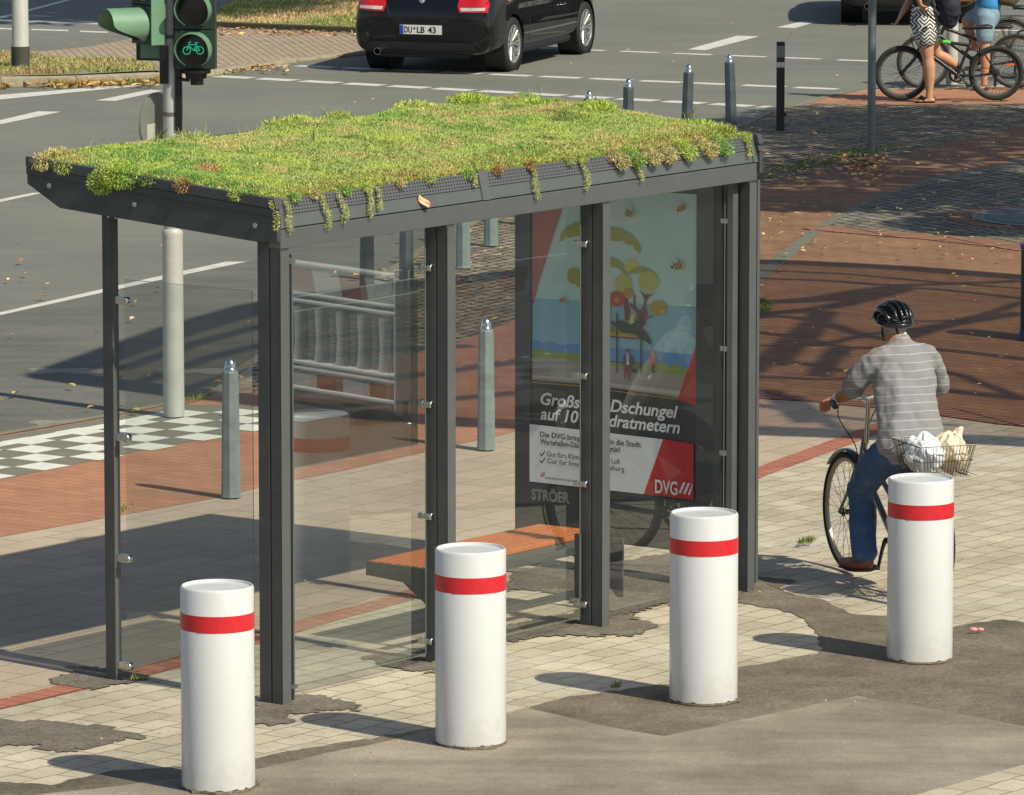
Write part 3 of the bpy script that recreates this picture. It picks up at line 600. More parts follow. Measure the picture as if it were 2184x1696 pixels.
PL('trunk',[(905,1050),(940,1100),(960,1200),(950,1330),(900,1360),(880,1200)]); PL('trunk',[(1090,1090),(1110,1350),(1150,1350),(1160,1240),(1125,1090)])
CI('flower',1025,1125,85); CI('gold',1025,1140,30); CI('gold',1145,1060,50,55); CI('gold',1455,1205,85,82); CI('lime2',1500,1240,18)
PL('dgreen',[(910,1420),(930,1350),(1000,1380),(1060,1350),(1110,1360),(1170,1400),(1230,1340),(1290,1350),(1330,1330),(1320,1380),(1280,1420),(1300,1440),(1350,1490),(1390,1580),(1370,1600),(1330,1560),(1280,1550),(1250,1520),(1180,1490),(1090,1480),(1000,1440)])
PL('lime2',[(1160,1330),(1180,1290),(1220,1260),(1205,1330),(1210,1370),(1160,1390)]); PL('green',[(910,1400),(970,1390),(1040,1440),(1080,1480),(1160,1480),(1230,1490),(1250,1520),(910,1510)])
PL('gold',[(910,1465),(980,1480),(1075,1490),(1180,1500),(1260,1525),(1260,1540),(910,1515)]); PL('black',[(640,1515),(910,1515),(1265,1532),(1265,1545),(910,1530),(640,1527)])
PL('white',[(1030,1545),(1265,1550),(1270,2150),(1035,2130)]) if False else None
for a,b in ((1022,30),(1275,40)): PL('black',[(a,-340+0),(a+16,-340+0),(a+16,280+b/2),(a,280+b/2)],860)
PL('brown',[(915,170),(1280,190),(1280,200),(915,180)],860); PL('brown',[(915,205),(1280,225),(1280,232),(915,213)],860)
# man in a dark suit with a case, woman in an orange coat
CI('skin',1141,70,18,24,860); CI('brown',1141,55,20,16,860); PL('suit',[(1118,95),(1165,95),(1200,130),(1212,200),(1190,215),(1172,225),(1110,225),(1095,190),(1103,120)],860)
PL('white',[(1133,98),(1158,98),(1162,200),(1135,210)],860); PL('black',[(1144,98),(1150,98),(1152,170),(1146,180)],860); PL('trunk',[(1108,225),(1175,225),(1172,380),(1160,380),(1145,250),(1125,375),(1112,350)],860); PL('black',[(1188,240),(1238,245),(1236,290),(1188,285)],860)
PL('hair',[(1385,40),(1400,20),(1418,60),(1425,110),(1380,110)],860); PL('orange',[(1378,80),(1430,90),(1437,190),(1400,205),(1372,240),(1376,150)],860); PL('black',[(1398,205),(1432,195),(1425,290),(1400,280)],860); PL('white',[(1345,345),(1380,300),(1400,300),(1385,350)],860)
def bee(x,y,s,r,oy=480):
    CI('bee',x,y,s,s*.78,oy,r)
    for k in (-.45,.05,.5):
        cx_,cy_=x+k*s*math.cos(r),y+k*s*math.sin(r); dx,dy=-math.sin(r)*s*.74,math.cos(r)*s*.74; ex,ey=math.cos(r)*s*.09,math.sin(r)*s*.09
        PL('brown',[(cx_+dx-ex,cy_+dy-ey),(cx_+dx+ex,cy_+dy+ey),(cx_-dx+ex,cy_-dy+ey),(cx_-dx-ex,cy_-dy-ey)],oy)
    CI('brown',x-s*1.05*math.cos(r),y-s*1.05*math.sin(r),s*.28,s*.25,oy)
    CI('cloud',x-math.sin(r)*-s*.2-s*.3*math.cos(r),y-s*.95,s*.35,s*.55,oy,r+.5)
bee(1665,745,58,-.35); bee(1160,210,48,1.9); bee(1705,135,44,-.7); bee(468,1155,34,-.8+PI); bee(300,60,36,.5)
# text panel
PL('white',[(118,868),(1530,982),(1330,1585),(118,1480)],860); PL('red',[(1530,980),(1870,1022),(1870,1620),(1330,1582)],860)
def TX(s,x,y,h,wd,mi='white',bold=0,shear=0,oy=860):
    a,b=fp(x,y,oy); k=1.165/1720; sl=-.075*0; lay[0]+=1
    add_text(pm,s,lambda p,q:onp(p,q),a,b,h*k*.985,wd*k,bold,shear,PI_[mi])
TX('Großstadt-Dschungel',243,655,108,1440,'white',.022,.22); TX('auf 10 Quadratmetern',243,812,108,1462,'white',.022,.22)
TX('Die DVG bringt Pflanzen in die Stadt:',240,1000,48,1066,'ink',.018); TX('Wartehallen-Dächer werden grün!',238,1076,48,845,'ink',.018)
TX('Gut fürs Klima und für die Luft',312,1205,45,775,'ink',.004); TX('Gut für Insekten in Duisburg',316,1280,45,815,'ink',.004); TX('www.dvg-duisburg.de',290,1445,24,300,'ink',.0)
for y in (1140,1215): PL('ink',[(232,y+42),(244,y+36),(258,y+52),(292,y+4),(298,y+10),(262,y+70)],860)
for k in range(3):
    PL('red',[(243+k*15,1428),(262+k*15,1380),(270+k*15,1380),(251+k*15,1428)],860)
    PL('white',[(1695+k*48,1548+k*6),(1745+k*48,1430+k*6),(1768+k*48,1432+k*6),(1720+k*48,1553+k*6)],860)
TX('DVG',1455,1552,118,232,'white',.02,.0)
pm.build('poster',PMATS,case)
mb=MB(); add_text(mb,'STRÖER',lambda p,q:(4.195,1.478-p,q),0,.405,.063,.275,.03); mb.build('lettering',pc('brand',cols['brand']),case)
# planted roof: sedum carpet with tufts and trailing shoots
def hsh(x,y,s): return np.modf(np.sin(x*127.1+y*311.7+s*74.7)*43758.5453)[0]%1
def vnoise(x,y,s=0):
    xi=np.floor(x);yi=np.floor(y);fx=x-xi;fy=y-yi;fx=fx*fx*(3-2*fx);fy=fy*fy*(3-2*fy)
    return (hsh(xi,yi,s)*(1-fx)+hsh(xi+1,yi,s)*fx)*(1-fy)+(hsh(xi,yi+1,s)*(1-fx)+hsh(xi+1,yi+1,s)*fx)*fy
def fbm(x,y,s=0,o=4): 
    r=0;a=.5
    for k in range(o): r=r+a*vnoise(x*2**k,y*2**k,s+k*3.1); a*=.5
    return r/(1-.5**o)
def surf(u,w_):
    edge=np.minimum(np.minimum(w_-.0,1.6-w_),np.minimum(u+.07,4.28-u)); e=np.clip(edge/.12,0,1)**.7
    return RZ(w_)-.03+e*(.03+.085*fbm(u*1.9,w_*2.4,3))+.045*np.clip(fbm(u*5,w_*5,9)-.5,0,1)*1.2*e
def blades(name,PX,PYy,PZ,NRM,hgt,wid,colr,parent=None,mat=None,tilt=.55):
    n=len(PX); a=rng.uniform(0,2*PI,n); tl=rng.normal(0,tilt,(n,3)); d=NRM+tl; d/=np.linalg.norm(d,axis=1)[:,None]
    side=np.stack([np.cos(a),np.sin(a),np.zeros(n)],1)*wid[:,None]; base=np.stack([PX,PYy,PZ],1)
    bend=rng.normal(0,.35,(n,3))*hgt[:,None]; bend[:,2]*=.4
    v=np.stack([base-side,base+side,base+d*hgt[:,None]*.6+side*.7,base+d*hgt[:,None]+bend*.6,base+d*hgt[:,None]*.6-side*.7],1).reshape(-1,3)
    me=bpy.data.meshes.new(name); me.vertices.add(n*5); me.vertices.foreach_set('co',v.astype(np.float32).ravel())
    me.loops.add(n*5); me.loops.foreach_set('vertex_index',np.arange(n*5,dtype=np.int32)); me.polygons.add(n)
    me.polygons.foreach_set('loop_start',np.arange(0,n*5,5,dtype=np.int32)); me.update(calc_edges=True)
    at=me.color_attributes.new('Col','FLOAT_COLOR','POINT'); c=np.repeat(np.concatenate([colr,np.ones((n,1))],1),5,0); at.data.foreach_set('color',c.astype(np.float32).ravel())
    me.materials.append(mat or SEDUM); o=bpy.data.objects.new(name,me); COL.objects.link(o)
    if parent: o.parent=parent
    return o
SEDUM=M('sedum_leaf',(.1,.2,.03),.65,attr='Col',var=.15,vs=60,spec=.3)
t=SEDUM.node_tree; b=t.nodes['Principled BSDF']; b.inputs['Subsurface Weight'].default_value=.0
C_=lambda *c:np.array(rgb(*c))
def sedcol(u,w_):
    n=len(u); k=fbm(u*1.7,w_*2.2,1)+rng.normal(0,.05,n); g=fbm(u*4.5,w_*5.5,7)+rng.normal(0,.06,n); r_=fbm(u*3.3,w_*4.2,21)+rng.normal(0,.03,n)
    c=np.tile(C_(180,196,116),(n,1)); c=np.where((k>.48)[:,None],C_(166,192,104),c); c=np.where((k>.58)[:,None],C_(142,180,92),c); c=np.where((g>.63)[:,None],C_(198,210,108),c)
    c=np.where((g<.39)[:,None],C_(210,202,132),c); c=np.where((r_>.78)[:,None],C_(196,164,112),c); c=np.where((r_<.25)[:,None],C_(142,154,86),c)
    ed=(w_<.14+.1*fbm(u*3,w_,5))&(rng.random(n)<.35); c=np.where(ed[:,None],C_(188,180,106),c); ed2=(w_<.08)&(r_>.62)&(rng.random(n)<.4); c=np.where(ed2[:,None],C_(160,112,70),c)
    return c*rng.uniform(.78,1.2,(n,1))*rng.uniform(.93,1.07,(n,3))
N=430000; u=rng.uniform(-.06,4.27,N); w_=rng.uniform(-.0,1.6,N)
z=surf(u,w_); nr=np.tile(np.array([0,0,1.]),(N,1)); hh=rng.uniform(.007,.019,N)*(1+1.2*np.clip(fbm(u*5,w_*5,9)-.5,0,1))
sed=blades('roof_planting',u,w_,z-.008,nr,hh,rng.uniform(.0014,.0028,N),sedcol(u,w_),tilt=.7)
sed.location=sh.location; sed.rotation_euler=sh.rotation_euler
tag(sed,'light green and straw coloured sedum carpet growing on the shelter roof','roof planting',kind='stuff')
# carpet base under the leaves
gu,gw=np.meshgrid(np.linspace(-.07,4.28,220),np.linspace(-.005,1.6,84)); gz=surf(gu,gw)-.014
me=bpy.data.meshes.new('carpet_base'); vs=np.stack([gu,gw,gz],-1).reshape(-1,3); nx,ny=220,84
fs=[(j*nx+i,j*nx+i+1,(j+1)*nx+i+1,(j+1)*nx+i) for j in range(ny-1) for i in range(nx-1)]
me.from_pydata(vs.tolist(),[],fs); me.materials.append(M('sedum_soil',rgb(128,124,62),.9,var=.4,vs=14)); cb=bpy.data.objects.new('carpet_base',me); COL.objects.link(cb); cb.parent=sed
# tufts rising above the carpet, spilling clumps and trailing shoots
tu,tw,tz,tn,th_,tc_,twd=[],[],[],[],[],[],[]
def clump(cu,cw,cz,r,h,n,col,dirn=(0,0,1),sq=.6):
    for k in range(int(n*1.5)):
        v=np.array([rng.normal(),rng.normal(),rng.normal()]); v/=np.linalg.norm(v); q=rng.random()**.4
        tu.append(cu+v[0]*r*q); tw.append(cw+v[1]*r*q); tz.append(cz+v[2]*r*q*sq); d=v+np.array(dirn); tn.append(d); th_.append(.5*h*rng.uniform(.6,1.3)); tc_.append(col*rng.uniform(.75,1.3)); twd.append(rng.uniform(.0018,.0034))
YG=C_(188,206,92); OL=C_(176,186,98); TAN=C_(202,190,124); RDS=C_(176,138,90); GR=C_(152,186,92); DKG=C_(120,142,80)
for cu,cw,r,h,n,c in ((3.55,1.45,.11,.05,900,YG),(3.9,1.25,.10,.045,800,YG),(4.1,.95,.12,.045,900,YG),(2.05,1.5,.1,.05,800,YG),(1.9,1.5,.09,.05,600,OL),(2.35,1.45,.08,.05,500,OL),(4.15,.12,.08,.06,500,OL),(4.2,.3,.1,.05,500,YG),(.05,1.5,.07,.045,400,TAN),(2.6,1.3,.1,.04,600,GR),(3.1,1.5,.12,.04,700,YG),(3.6,.9,.08,.02,250,RDS),(2.0,1.35,.07,.03,300,TAN),(1.1,1.45,.1,.03,400,OL)):
    clump(cu,cw,float(surf(np.array(cu),np.array(cw)))-.015,r*1.15,h*.9,int(n*1.2),c,sq=.35)
for k in range(46):   # thin upright stalks
    cu=rng.uniform(.1,4.2); cw=rng.choice([rng.uniform(1.3,1.58),rng.uniform(.1,1.5)]); zz=float(surf(np.array(cu),np.array(cw)))
    for j in range(5): tu.append(cu+rng.normal(0,.015)); tw.append(cw+rng.normal(0,.015)); tz.append(zz); tn.append(np.array([rng.normal(0,.2),rng.normal(0,.2),1])); th_.append(rng.uniform(.04,.10)); tc_.append(OL*rng.uniform(.7,1.1)); twd.append(.0018)
# clump hanging over the end edge near the outer post, and along it
for cw,r,n,c,dz in ((.98,.10,1300,YG,-.0),(1.08,.085,900,YG,-.05),(.9,.08,600,GR,.0),(1.35,.06,400,OL,0),(1.5,.06,400,TAN,0),(.55,.05,300,RDS,.0),(.78,.05,300,DKG,0),(.2,.04,250,OL,0)):
    clump(-.09,cw,RZ(cw)+dz,r,.03,n,c,(-.3,0,-.2),.8)
for cu in (.12,.28,.55,.72,1.0,1.25,1.6,1.85,2.15,2.5,2.62,2.9,3.05,3.2,3.35,3.55,3.75,3.9,4.2):
    c=[OL,TAN,YG,RDS,GR][rng.integers(0,5)]; big=1.5 if 2.7<cu<4.0 else (1. if cu>1.1 else .9)
    clump(cu,-.015,RZ(0)-.005,.04*big,.026,int(260*big),c,(0,-.5,-.1),.7)
    if big>1.4: clump(cu+.05,-.055,RZ(0)-.045,.05,.028,380,OL if c is RDS else c,(0,-.4,-.4),.9)
for k in range(95):   # shaggy fringe along the pavement edge and the near end
    cu=-.04+4.3*k/95+rng.uniform(-.02,.02); q=rng.uniform(.35,1.)*(1.25 if 2.6<cu<4.1 else .8); c=[GR,YG,OL,TAN,OL][rng.integers(0,5)]
    clump(cu,.012,RZ(0)-.002,.028*q,.022,int(110*q),c,(0,-.5,.1),.7)
for k in range(34):
    cw=.03+1.55*k/34+rng.uniform(-.02,.02); q=rng.uniform(.3,1.); c=[GR,YG,OL,TAN,DKG][rng.integers(0,5)]
    clump(-.055,cw,RZ(cw)+.0,.03*q,.022,int(110*q),c,(-.4,0,.3),.7)
for cu,ln in ((.02,.16),(.33,.17),(.47,.15),(.70,.14),(.78,.11),(1.62,.06),(2.14,.17),(2.60,.16),(3.10,.15),(-.09,.14),(4.18,.1)):
    for k in range(int(ln/.006)):
        q=k*.006; clump(cu+.012*math.sin(q*40+cu*9)+.03*q,-.035-.03*min(1,q/.1)-.0,RZ(0)+.0-q-.01,.014 if q<.05 else .02,.014,14,OL*1.1 if k%3 else TAN,(0,-.3,-.6),1)
n=len(tu); tnn=np.array(tn); tnn/=np.linalg.norm(tnn,axis=1)[:,None]
tf=blades('tufts',np.array(tu),np.array(tw),np.array(tz),tnn,np.array(th_),np.array(twd),np.array(tc_),sed,tilt=.4)
# dry leaf lying on the beam
# ---------------------------------------------------------------- white bollards
BW=M('white_bollard_paint',(.645,.65,.635),.32,var=.035,vs=3,coat=.25,dirt=((.45,.42,.34),.35,3)); BR=M('red_reflective_band',(.62,.022,.03),.35,var=.12,vs=18)
t=BW.node_tree; b=t.nodes['Principled BSDF']; src=b.inputs['Base Color'].links[0].from_socket; tc=nn(t,'ShaderNodeTexCoord'); sx=nn(t,'ShaderNodeSeparateXYZ'); t.links.new(tc.outputs['Object'],sx.inputs[0])
n1=nn(t,'ShaderNodeTexNoise',i_Scale=14.,i_Detail=8.,i_Roughness=.75); t.links.new(tc.outputs['Object'],n1.inputs['Vector'])
m1=nn(t,'ShaderNodeMapRange'); m1.inputs[1].default_value=.0; m1.inputs[2].default_value=.26; m1.inputs[3].default_value=.34; m1.inputs[4].default_value=-.08; t.links.new(sx.outputs[2],m1.inputs[0])
m2=nn(t,'ShaderNodeMath',operation='ADD'); t.links.new(m1.outputs[0],m2.inputs[0]); t.links.new(n1.outputs[0],m2.inputs[1])
m3_=nn(t,'ShaderNodeMapRange'); m3_.inputs[1].default_value=.62; m3_.inputs[2].default_value=.92; m3_.inputs[4].default_value=.22; t.links.new(m2.outputs[0],m3_.inputs[0])
mx=nn(t,'ShaderNodeMix',data_type='RGBA'); t.links.new(m3_.outputs[0],mx.inputs[0]); t.links.new(src,mx.inputs[6]); mx.inputs[7].default_value=(.3,.27,.21,1); t.links.new(mx.outputs[2],b.inputs['Base Color'])
def bollard(p,label):
    mb=MB(); r=.176; H=.975
    mb.lathe([(r,0),(r,.1),(r,H-.012),(r-.004,H-.004),(r-.008,H),(r-.012,H-.002),(r-.014,H-.011),(.0,H-.009)],56)
    k=len(mb.v)
    for i in range(56):   # ragged foot where the asphalt meets the tube
        mb.v[i].z=.004+.012*abs(math.sin(i*2.3+p.x*9))*random.random()
    o=mb.build('bollard',BW,smooth=50,loc=(p.x,p.y,.016)); tag(o,label,'bollard','white bollards with a red band')
    m2=MB(); m2.lathe([(r+.0015,H-.205),(r+.0015,H-.125),(r-.001,H-.125)],56); m2.build('red_band',BR,o,smooth=50)
    m3=MB(); a0=random.random()*6
    pts=[]
    for i in range(40):
        t=2*PI*i/40; q=r+.0015+.018*random.random()*(1.5 if math.sin(t*1.7+a0)>.45 else .08); pts.append((q*math.cos(t),q*math.sin(t)))
    m3.poly(pts,-.004,.007); m3.build('asphalt_collar',AS_DARK,o); return o
for px,lab in (((466,1683),'white bollard with red band nearest the camera, at the near corner post of the shelter'),((1004,1588),'white bollard with red band standing right in front of the orange bench'),
    ((1500,1497),'white bollard with red band in front of the poster glass'),((1961,1409),'white bollard with red band hiding the cyclist\'s rear wheel')):
    bollard(G(*px),lab)
# ---------------------------------------------------------------- small grey eight-sided posts with steel domes
PG=M('blue_grey_post_paint',rgb(122,136,136),.6,var=.22,vs=9,dirt=((.09,.1,.1),.6,7),bump=.15,bs=60); PD=M('dark_shaded_post_paint',rgb(66,80,84),.6,var=.25,vs=8,dirt=((.16,.19,.19),.5,6))  # PD: darker copy of PG, tree shade put into the colour of the roof-side posts
def gpost(px,lab,mat=PG,h=.80,lean=0,r=.062,rz=.3,X=None):
    p=G(*px); mb=MB(); n=8
    for i in range(n):
        pass
    oct_=lambda q,z:[(q*math.cos(rz+2*PI*(i+.5)/8),q*math.sin(rz+2*PI*(i+.5)/8),z) for i in range(8)]
    rings=[oct_(r*1.04,0),oct_(r,.02),oct_(r*.82,h-.012),oct_(r*.74,h)]
    vs=[v for g in rings for v in g]; fs=[(j*8+i,j*8+(i+1)%8,(j+1)*8+(i+1)%8,(j+1)*8+i) for j in range(3) for i in range(8)]+[tuple(range(24,32))]
    mb.add(vs,fs); o=mb.build('steel_post',mat,loc=(p.x,p.y,.016)); tag(o,lab,'post','small blue grey posts with steel domes')
    o.rotation_euler=(0,lean,0)
    d=MB(); d.lathe([(r*.66,h),(r*.66,h+.012),(r*.60,h+.015),(r*.60,h+.03),(r*.52,h+.052),(r*.34,h+.07),(r*.15,h+.078),(0,h+.08)],20); d.build('dome_cap',CHROME,o,smooth=60); return o
gpost((493,1065),'blue grey eight-sided post with steel dome seen through the near end pane')
gpost((1037,963),'blue grey post with steel dome between the shelter post and the poster case',r=.06)
gpost((783,640),'dark grey lane post, the farther left of two beside the second shelter post',PD)
gpost((867,606),'dark grey post close left of the second shelter post on the lane edge',PD)
gpost((988,575),'pale grey post on the cobbles just right of the second shelter post')
gpost((1047,527),'pale grey post on the cobbles left of the poster case')
gpost((1112,480),'grey post mostly hidden behind the left edge of the poster case',PD)
gpost((1256,390),'short showing shade-darkened post tip with dome just above the planted roof, leftmost of four',PD,h=.79)
gpost((1340,360),'shade-darkened post with dome above the planted roof, second of the four',PD,h=.79)
gpost((1463,326),'slightly left leaning blue grey post with dome above the right end of the roof',PD,h=.80,lean=.03)
gpost((1561,306),'tallest showing blue grey post leaning left at the right end of the planted roof',PD,h=.82,lean=-.035)
# ---------------------------------------------------------------- poles
GALV=M('galvanised_steel',rgb(184,186,178),.55,metal=.1,var=.16,vs=5,dirt=((.34,.3,.22),.3,3),bump=.1,bs=70)
LGREY=M('light_grey_pole_paint',rgb(176,176,166),.55,var=.1,vs=3,dirt=((.3,.3,.27),.35,4))
p=G(44,146,.1); lp=thing('lamp_post','thick light grey lamp post with dark foot on the traffic island','lamp post',(p.x,p.y,.1))
mb=MB(); mb.lathe([(.106,.1),(.104,.26),(.098,.27),(.07,6.0),(0,6.0)],28); mb.build('pole',LGREY,lp,smooth=40)
mb=MB(); mb.lathe([(.108,0),(.108,.255),(.101,.262)],28); mb.build('dark_foot',M('bitumen_black',rgb(72,70,64),.8,var=.3,vs=8),lp,smooth=40)
p=G(1858,326); mb=MB(); mb.lathe([(.041,0),(.041,3.2),(0,3.2)],20); sp=mb.build('sign_pole',M('sign_pole_zinc',rgb(112,122,120),.5,metal=.3,var=.3,vs=3.5,dirt=((.2,.22,.21),.5,3)),smooth=40,loc=(p.x,p.y,.016))
tag(sp,'slim zinc grey sign pole standing among fallen leaves on the cobbles','pole')
p=G(1664,281); sq=thing('square_post','black square post with grey and white bands beside the road','post',(p.x,p.y,.016))
mb=MB(); mb.box(-.042,.042,-.042,.042,0,.925); mb.build('shaft',M('black_post',rgb(34,34,33),.5,var=.15,vs=6),sq,bevel=.006)
mb=MB(); mb.box(-.0435,.0435,-.0435,.0435,.765,.885); mb.build('grey_band',M('grey_sticker',rgb(118,118,112),.45,var=.25,vs=60),sq)
mb=MB(); mb.box(-.0435,.0435,-.0435,.0435,.66,.715); mb.build('white_band',M('white_sticker',rgb(200,198,184),.4,var=.1,vs=20),sq)
mb=MB(); mb.lathe([(.0,-.02),(.016,-.02),(.016,.012),(0,.012)],12,(.055,0,.165),'x'); mb.build('lock',BLACK,sq)
p=G(2030,183); mb=MB(); mb.lathe([(.068,0),(.068,.78),(.06,.80),(0,.81)],20); o=mb.build('round_post',GALV,smooth=40,loc=(p.x,p.y,.016)); tag(o,'round grey post behind the woman\'s mountain bike','post')
# litter bin at the right edge
p=G(2222,728); lb=thing('litter_bin','tall black litter bin with blue rims at the right edge of the square','litter bin',(p.x,p.y,.02))
mb=MB(); mb.lathe([(.165,.06),(.165,.69),(.15,.69),(.15,.4),(0,.4)],28); mb.build('bin_body',M('black_bin',rgb(30,32,36),.4),lb,smooth=40)
BL=M('blue_plastic',rgb(34,70,130),.4)
mb=MB(); mb.lathe([(.172,.685),(.172,.725),(.15,.725),(.15,.685)],28,closed=True); mb.build('top_rim',BL,lb,smooth=40)
mb=MB(); mb.lathe([(.17,.0),(.17,.07),(.0,.07)],28); mb.build('base_rim',BL,lb,smooth=40)
# ---------------------------------------------------------------- traffic light
TG=M('signal_green_plastic',rgb(104,142,114),.5,var=.1,vs=5,dirt=((.3,.36,.3),.4,4)); TD=M('signal_dark_green',rgb(34,54,42),.5,var=.1,vs=5); TK=M('signal_black',rgb(16,20,18),.4)
LENS=M('dark_lens',rgb(40,32,28),.25,var=.5,vs=12); BIKEG=M('lit_green_diodes',(.0,.3,.15),.5,emit=(.03,.85,.45),es=.42)
p=G(371,892); tl=thing('traffic_light','traffic light on a galvanised pole with dark green heads, one showing a green bicycle','traffic light',(p.x,p.y,.016))
mb=MB(); mb.lathe([(.073,-.0),(.071,1.245),(.073,1.265),(.069,1.29),(.058,1.30),(.057,3.9),(0,3.9)],28); mb.build('pole',GALV,tl,smooth=40)
for z in (2.09,2.62): mb=MB(); mb.lathe([(.061,z-.012),(.061,z+.012)],24); mb.build('clamp_band',M('rusty_band',rgb(104,92,80),.6,var=.3,vs=30),tl)
def head(cx_,cy_,yaw,z0,n,name,label=None,bike=False,hoodlen=.17,facecol=None):
    h=bpy.data.objects.new(name,None); COL.objects.link(h); h.parent=tl; h.location=(cx_,cy_,z0); h.rotation_euler=(0,0,yaw); h.empty_display_size=.1
    if label: h['label']=label
    # local: front looks along -y, width x
    mb=MB()
    for k in range(n):
        mb.box(-.135,.135,-.055,.05,k*.272,k*.272+.268)
    hs=mb.build('housing',TD,h,bevel=.008)
    mb=MB(); mb.box(.136,.142,-.05,.052,0,n*.272); mb.box(-.142,-.136,-.05,.052,0,n*.272); mb.box(-.10,.10,.05,.085,.02,n*.272-.02); mb.build('back_cover',TD if bike else TG,h,bevel=.004)
    for k in range(n):
        zc=k*.272+.134; mb=MB(); mb.lathe([(0,-.066),(.07,-.064),(.104,-.058)],28,(0,0,zc),'y'); mb.build('lens',LENS,h,smooth=60)
        mb=MB(); N=30; prof=[]
        # hood: open tube cut away at the bottom
        vs=[];fs=[]
        for i in range(N+1):
            t=R(-62)+R(304)*i/N; cut=.5-.5*math.cos(min(1,(1-abs(2*i/N-1))*2.2)*PI); L=.03+(hoodlen-.03)*cut
            for rr,yy in ((.125,-.055),(.119,-.055-L),(.115,-.055-L),(.120,-.055)):
                vs.append((rr*math.cos(t),yy,zc+rr*math.sin(t)))
        for i in range(N):
            for j in range(4):
                a=i*4+j;b=i*4+(j+1)%4; fs.append((a,b,b+4,a+4))
        mb.add(vs,fs); hd=mb.build('hood',TG,h,smooth=50)
        if bike and k==0:
            mb=MB(); y=-.071; s=.00055
            P=lambda a,b:Vector(((a-1388)*s,y,zc+(660-b)*s+.002))
            def cir(cx,cy,r,n=22): mb.path([P(cx+r*math.cos(2*PI*i/n),cy+r*math.sin(2*PI*i/n)) for i in range(n+1)],.0030,5)
            cir(1303,672,46); cir(1467,668,46)
            for q in (((1303,672),(1328,600),(1330,575),(1358,562)),((1330,598),(1410,598)),((1335,615),(1390,670),(1465,672)),((1390,672),(1425,600),(1418,576)),((1402,574),(1446,574)),((1425,605),(1465,668)),((1395,640),(1420,640))):
                mb.path([P(*w_) for w_ in q],.0030,5)
            mb.build('bicycle_symbol',BIKEG,h)
    return h
s0=309.
zc0=(892-154)/309.*1.0
hB=head(.170,-.085,R(-6),2.405,3,'signal_head','right signal head facing the camera with a lit green bicycle symbol',bike=True,hoodlen=.12)
hA=head(-.155,-.03,R(-58),2.57,3,'signal_head','left signal head seen from its side with a long pale green hood',hoodlen=.27)
hC=head(-.10,.19,R(165),2.44,3,'signal_head','signal head facing away behind the pole',hoodlen=.2)
mb=MB(); mb.box(-.075,-.015,-.075,-.055,2.30,2.56); mb.box(.03,.075,-.07,.02,1.98,2.42); mb.lathe([(.07,2.34),(.075,2.37),(.10,2.375),(.10,2.40)],20,(.175,-.085,0)); mb.lathe([(0,2.295),(.045,2.295),(.045,2.34),(0,2.34)],20,(.18,-.085,0)); mb.tube((.05,-.07,2.335),(.13,-.08,2.325),.012)
mb.build('bracket',TK,tl,bevel=.003)
mb=MB(); mb.tube((.066,-.02,1.30),(.066,-.02,2.05),.011); mb.build('cable_duct',M('rusty_duct',rgb(150,116,84),.7,var=.35,vs=20),tl,smooth=60)
sg=MB(); sg.lathe([(0,0),(.208,0),(.21,.004),(.21,.016),(0,.016)],40,(0,0,0),'y')
so=sg.build('round_sign',M('sign_back_grey',rgb(128,132,122),.4,metal=.2,var=.1,vs=4),tl,smooth=40); so.location=(-.10,.06,2.02); so.rotation_euler=(0,0,R(60))
st=MB(); st.box(-.13,-.02,-.0018,-.0004,-.12,.0); st.build('sticker',M('pale_sticker',rgb(178,180,168),.5),so)
# ---------------------------------------------------------------- red and white plastic barriers right of the square (seen in the glass)
BRW=M('barrier_white',(.72,.72,.70),.5,var=.05,vs=4); BRR=M('barrier_red',(.36,.07,.06),.5,var=.1,vs=5); BRF=M('recycled_rubber_foot',rgb(58,58,58),.8,var=.2)
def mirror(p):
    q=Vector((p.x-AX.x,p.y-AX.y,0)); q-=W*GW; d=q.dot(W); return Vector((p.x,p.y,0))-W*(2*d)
def barrier(a,b,lab):
    d=(b-a); L=d.length; rz=math.atan2(d.y,d.x); t=thing('safety_barrier',lab,'barrier',(a.x,a.y,.012),rz,'red and white safety barriers')
    mb=MB(); n=7
    for k in range(n):
        x0=L*k/n;x1=L*(k+1)/n; mb.prism([(x0,.80),(x1,.80),(x1+.06,1.0),(x0+.06,1.0)] if k<n-1 else [(x0,.80),(x1,.80),(x1,1.0),(x0+.06,1.0)],lambda q,z:(q,-.018,z),lambda q,z:(q,.018,z),k%2)
        mb.prism([(x0,.14),(x1,.14),(x1,.27),(x0,.27)],lambda q,z:(q,-.018,z),lambda q,z:(q,.018,z),(k+1)%2)
    mb.build('striped_board',[BRW,BRR],t)
    mb=MB()
    for z in (1.0,.79,.74,.31,.27,.13): mb.tube((0,0,z),(L,0,z),.028,n=8)
    for x in (.0,L): mb.tube((x,0,.05),(x,0,1.05),.03,n=8)
    k=.14
    while k<L-.05: mb.loft([(k,0,.27),(k,0,.36),(k,0,.5),(k,0,.68),(k,0,.76)],[(.11,.02),(.07,.02),(.055,.02),(.07,.02),(.11,.02)],8,ref=(0,1,0)); k+=.23
    mb.build('frame',BRW,t,smooth=60)
    for x in (.1,L-.1): mb=MB(); mb.box(x-.08,x+.08,-.38,.38,0,.11); mb.build('foot',BRF,t,bevel=.02)
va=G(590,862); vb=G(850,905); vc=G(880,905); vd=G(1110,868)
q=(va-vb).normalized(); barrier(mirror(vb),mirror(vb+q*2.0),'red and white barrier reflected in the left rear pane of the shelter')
q=(vd-vc).normalized(); barrier(mirror(vc),mirror(vc+q*2.0),'second red and white barrier right of the view, set end to end with the first')
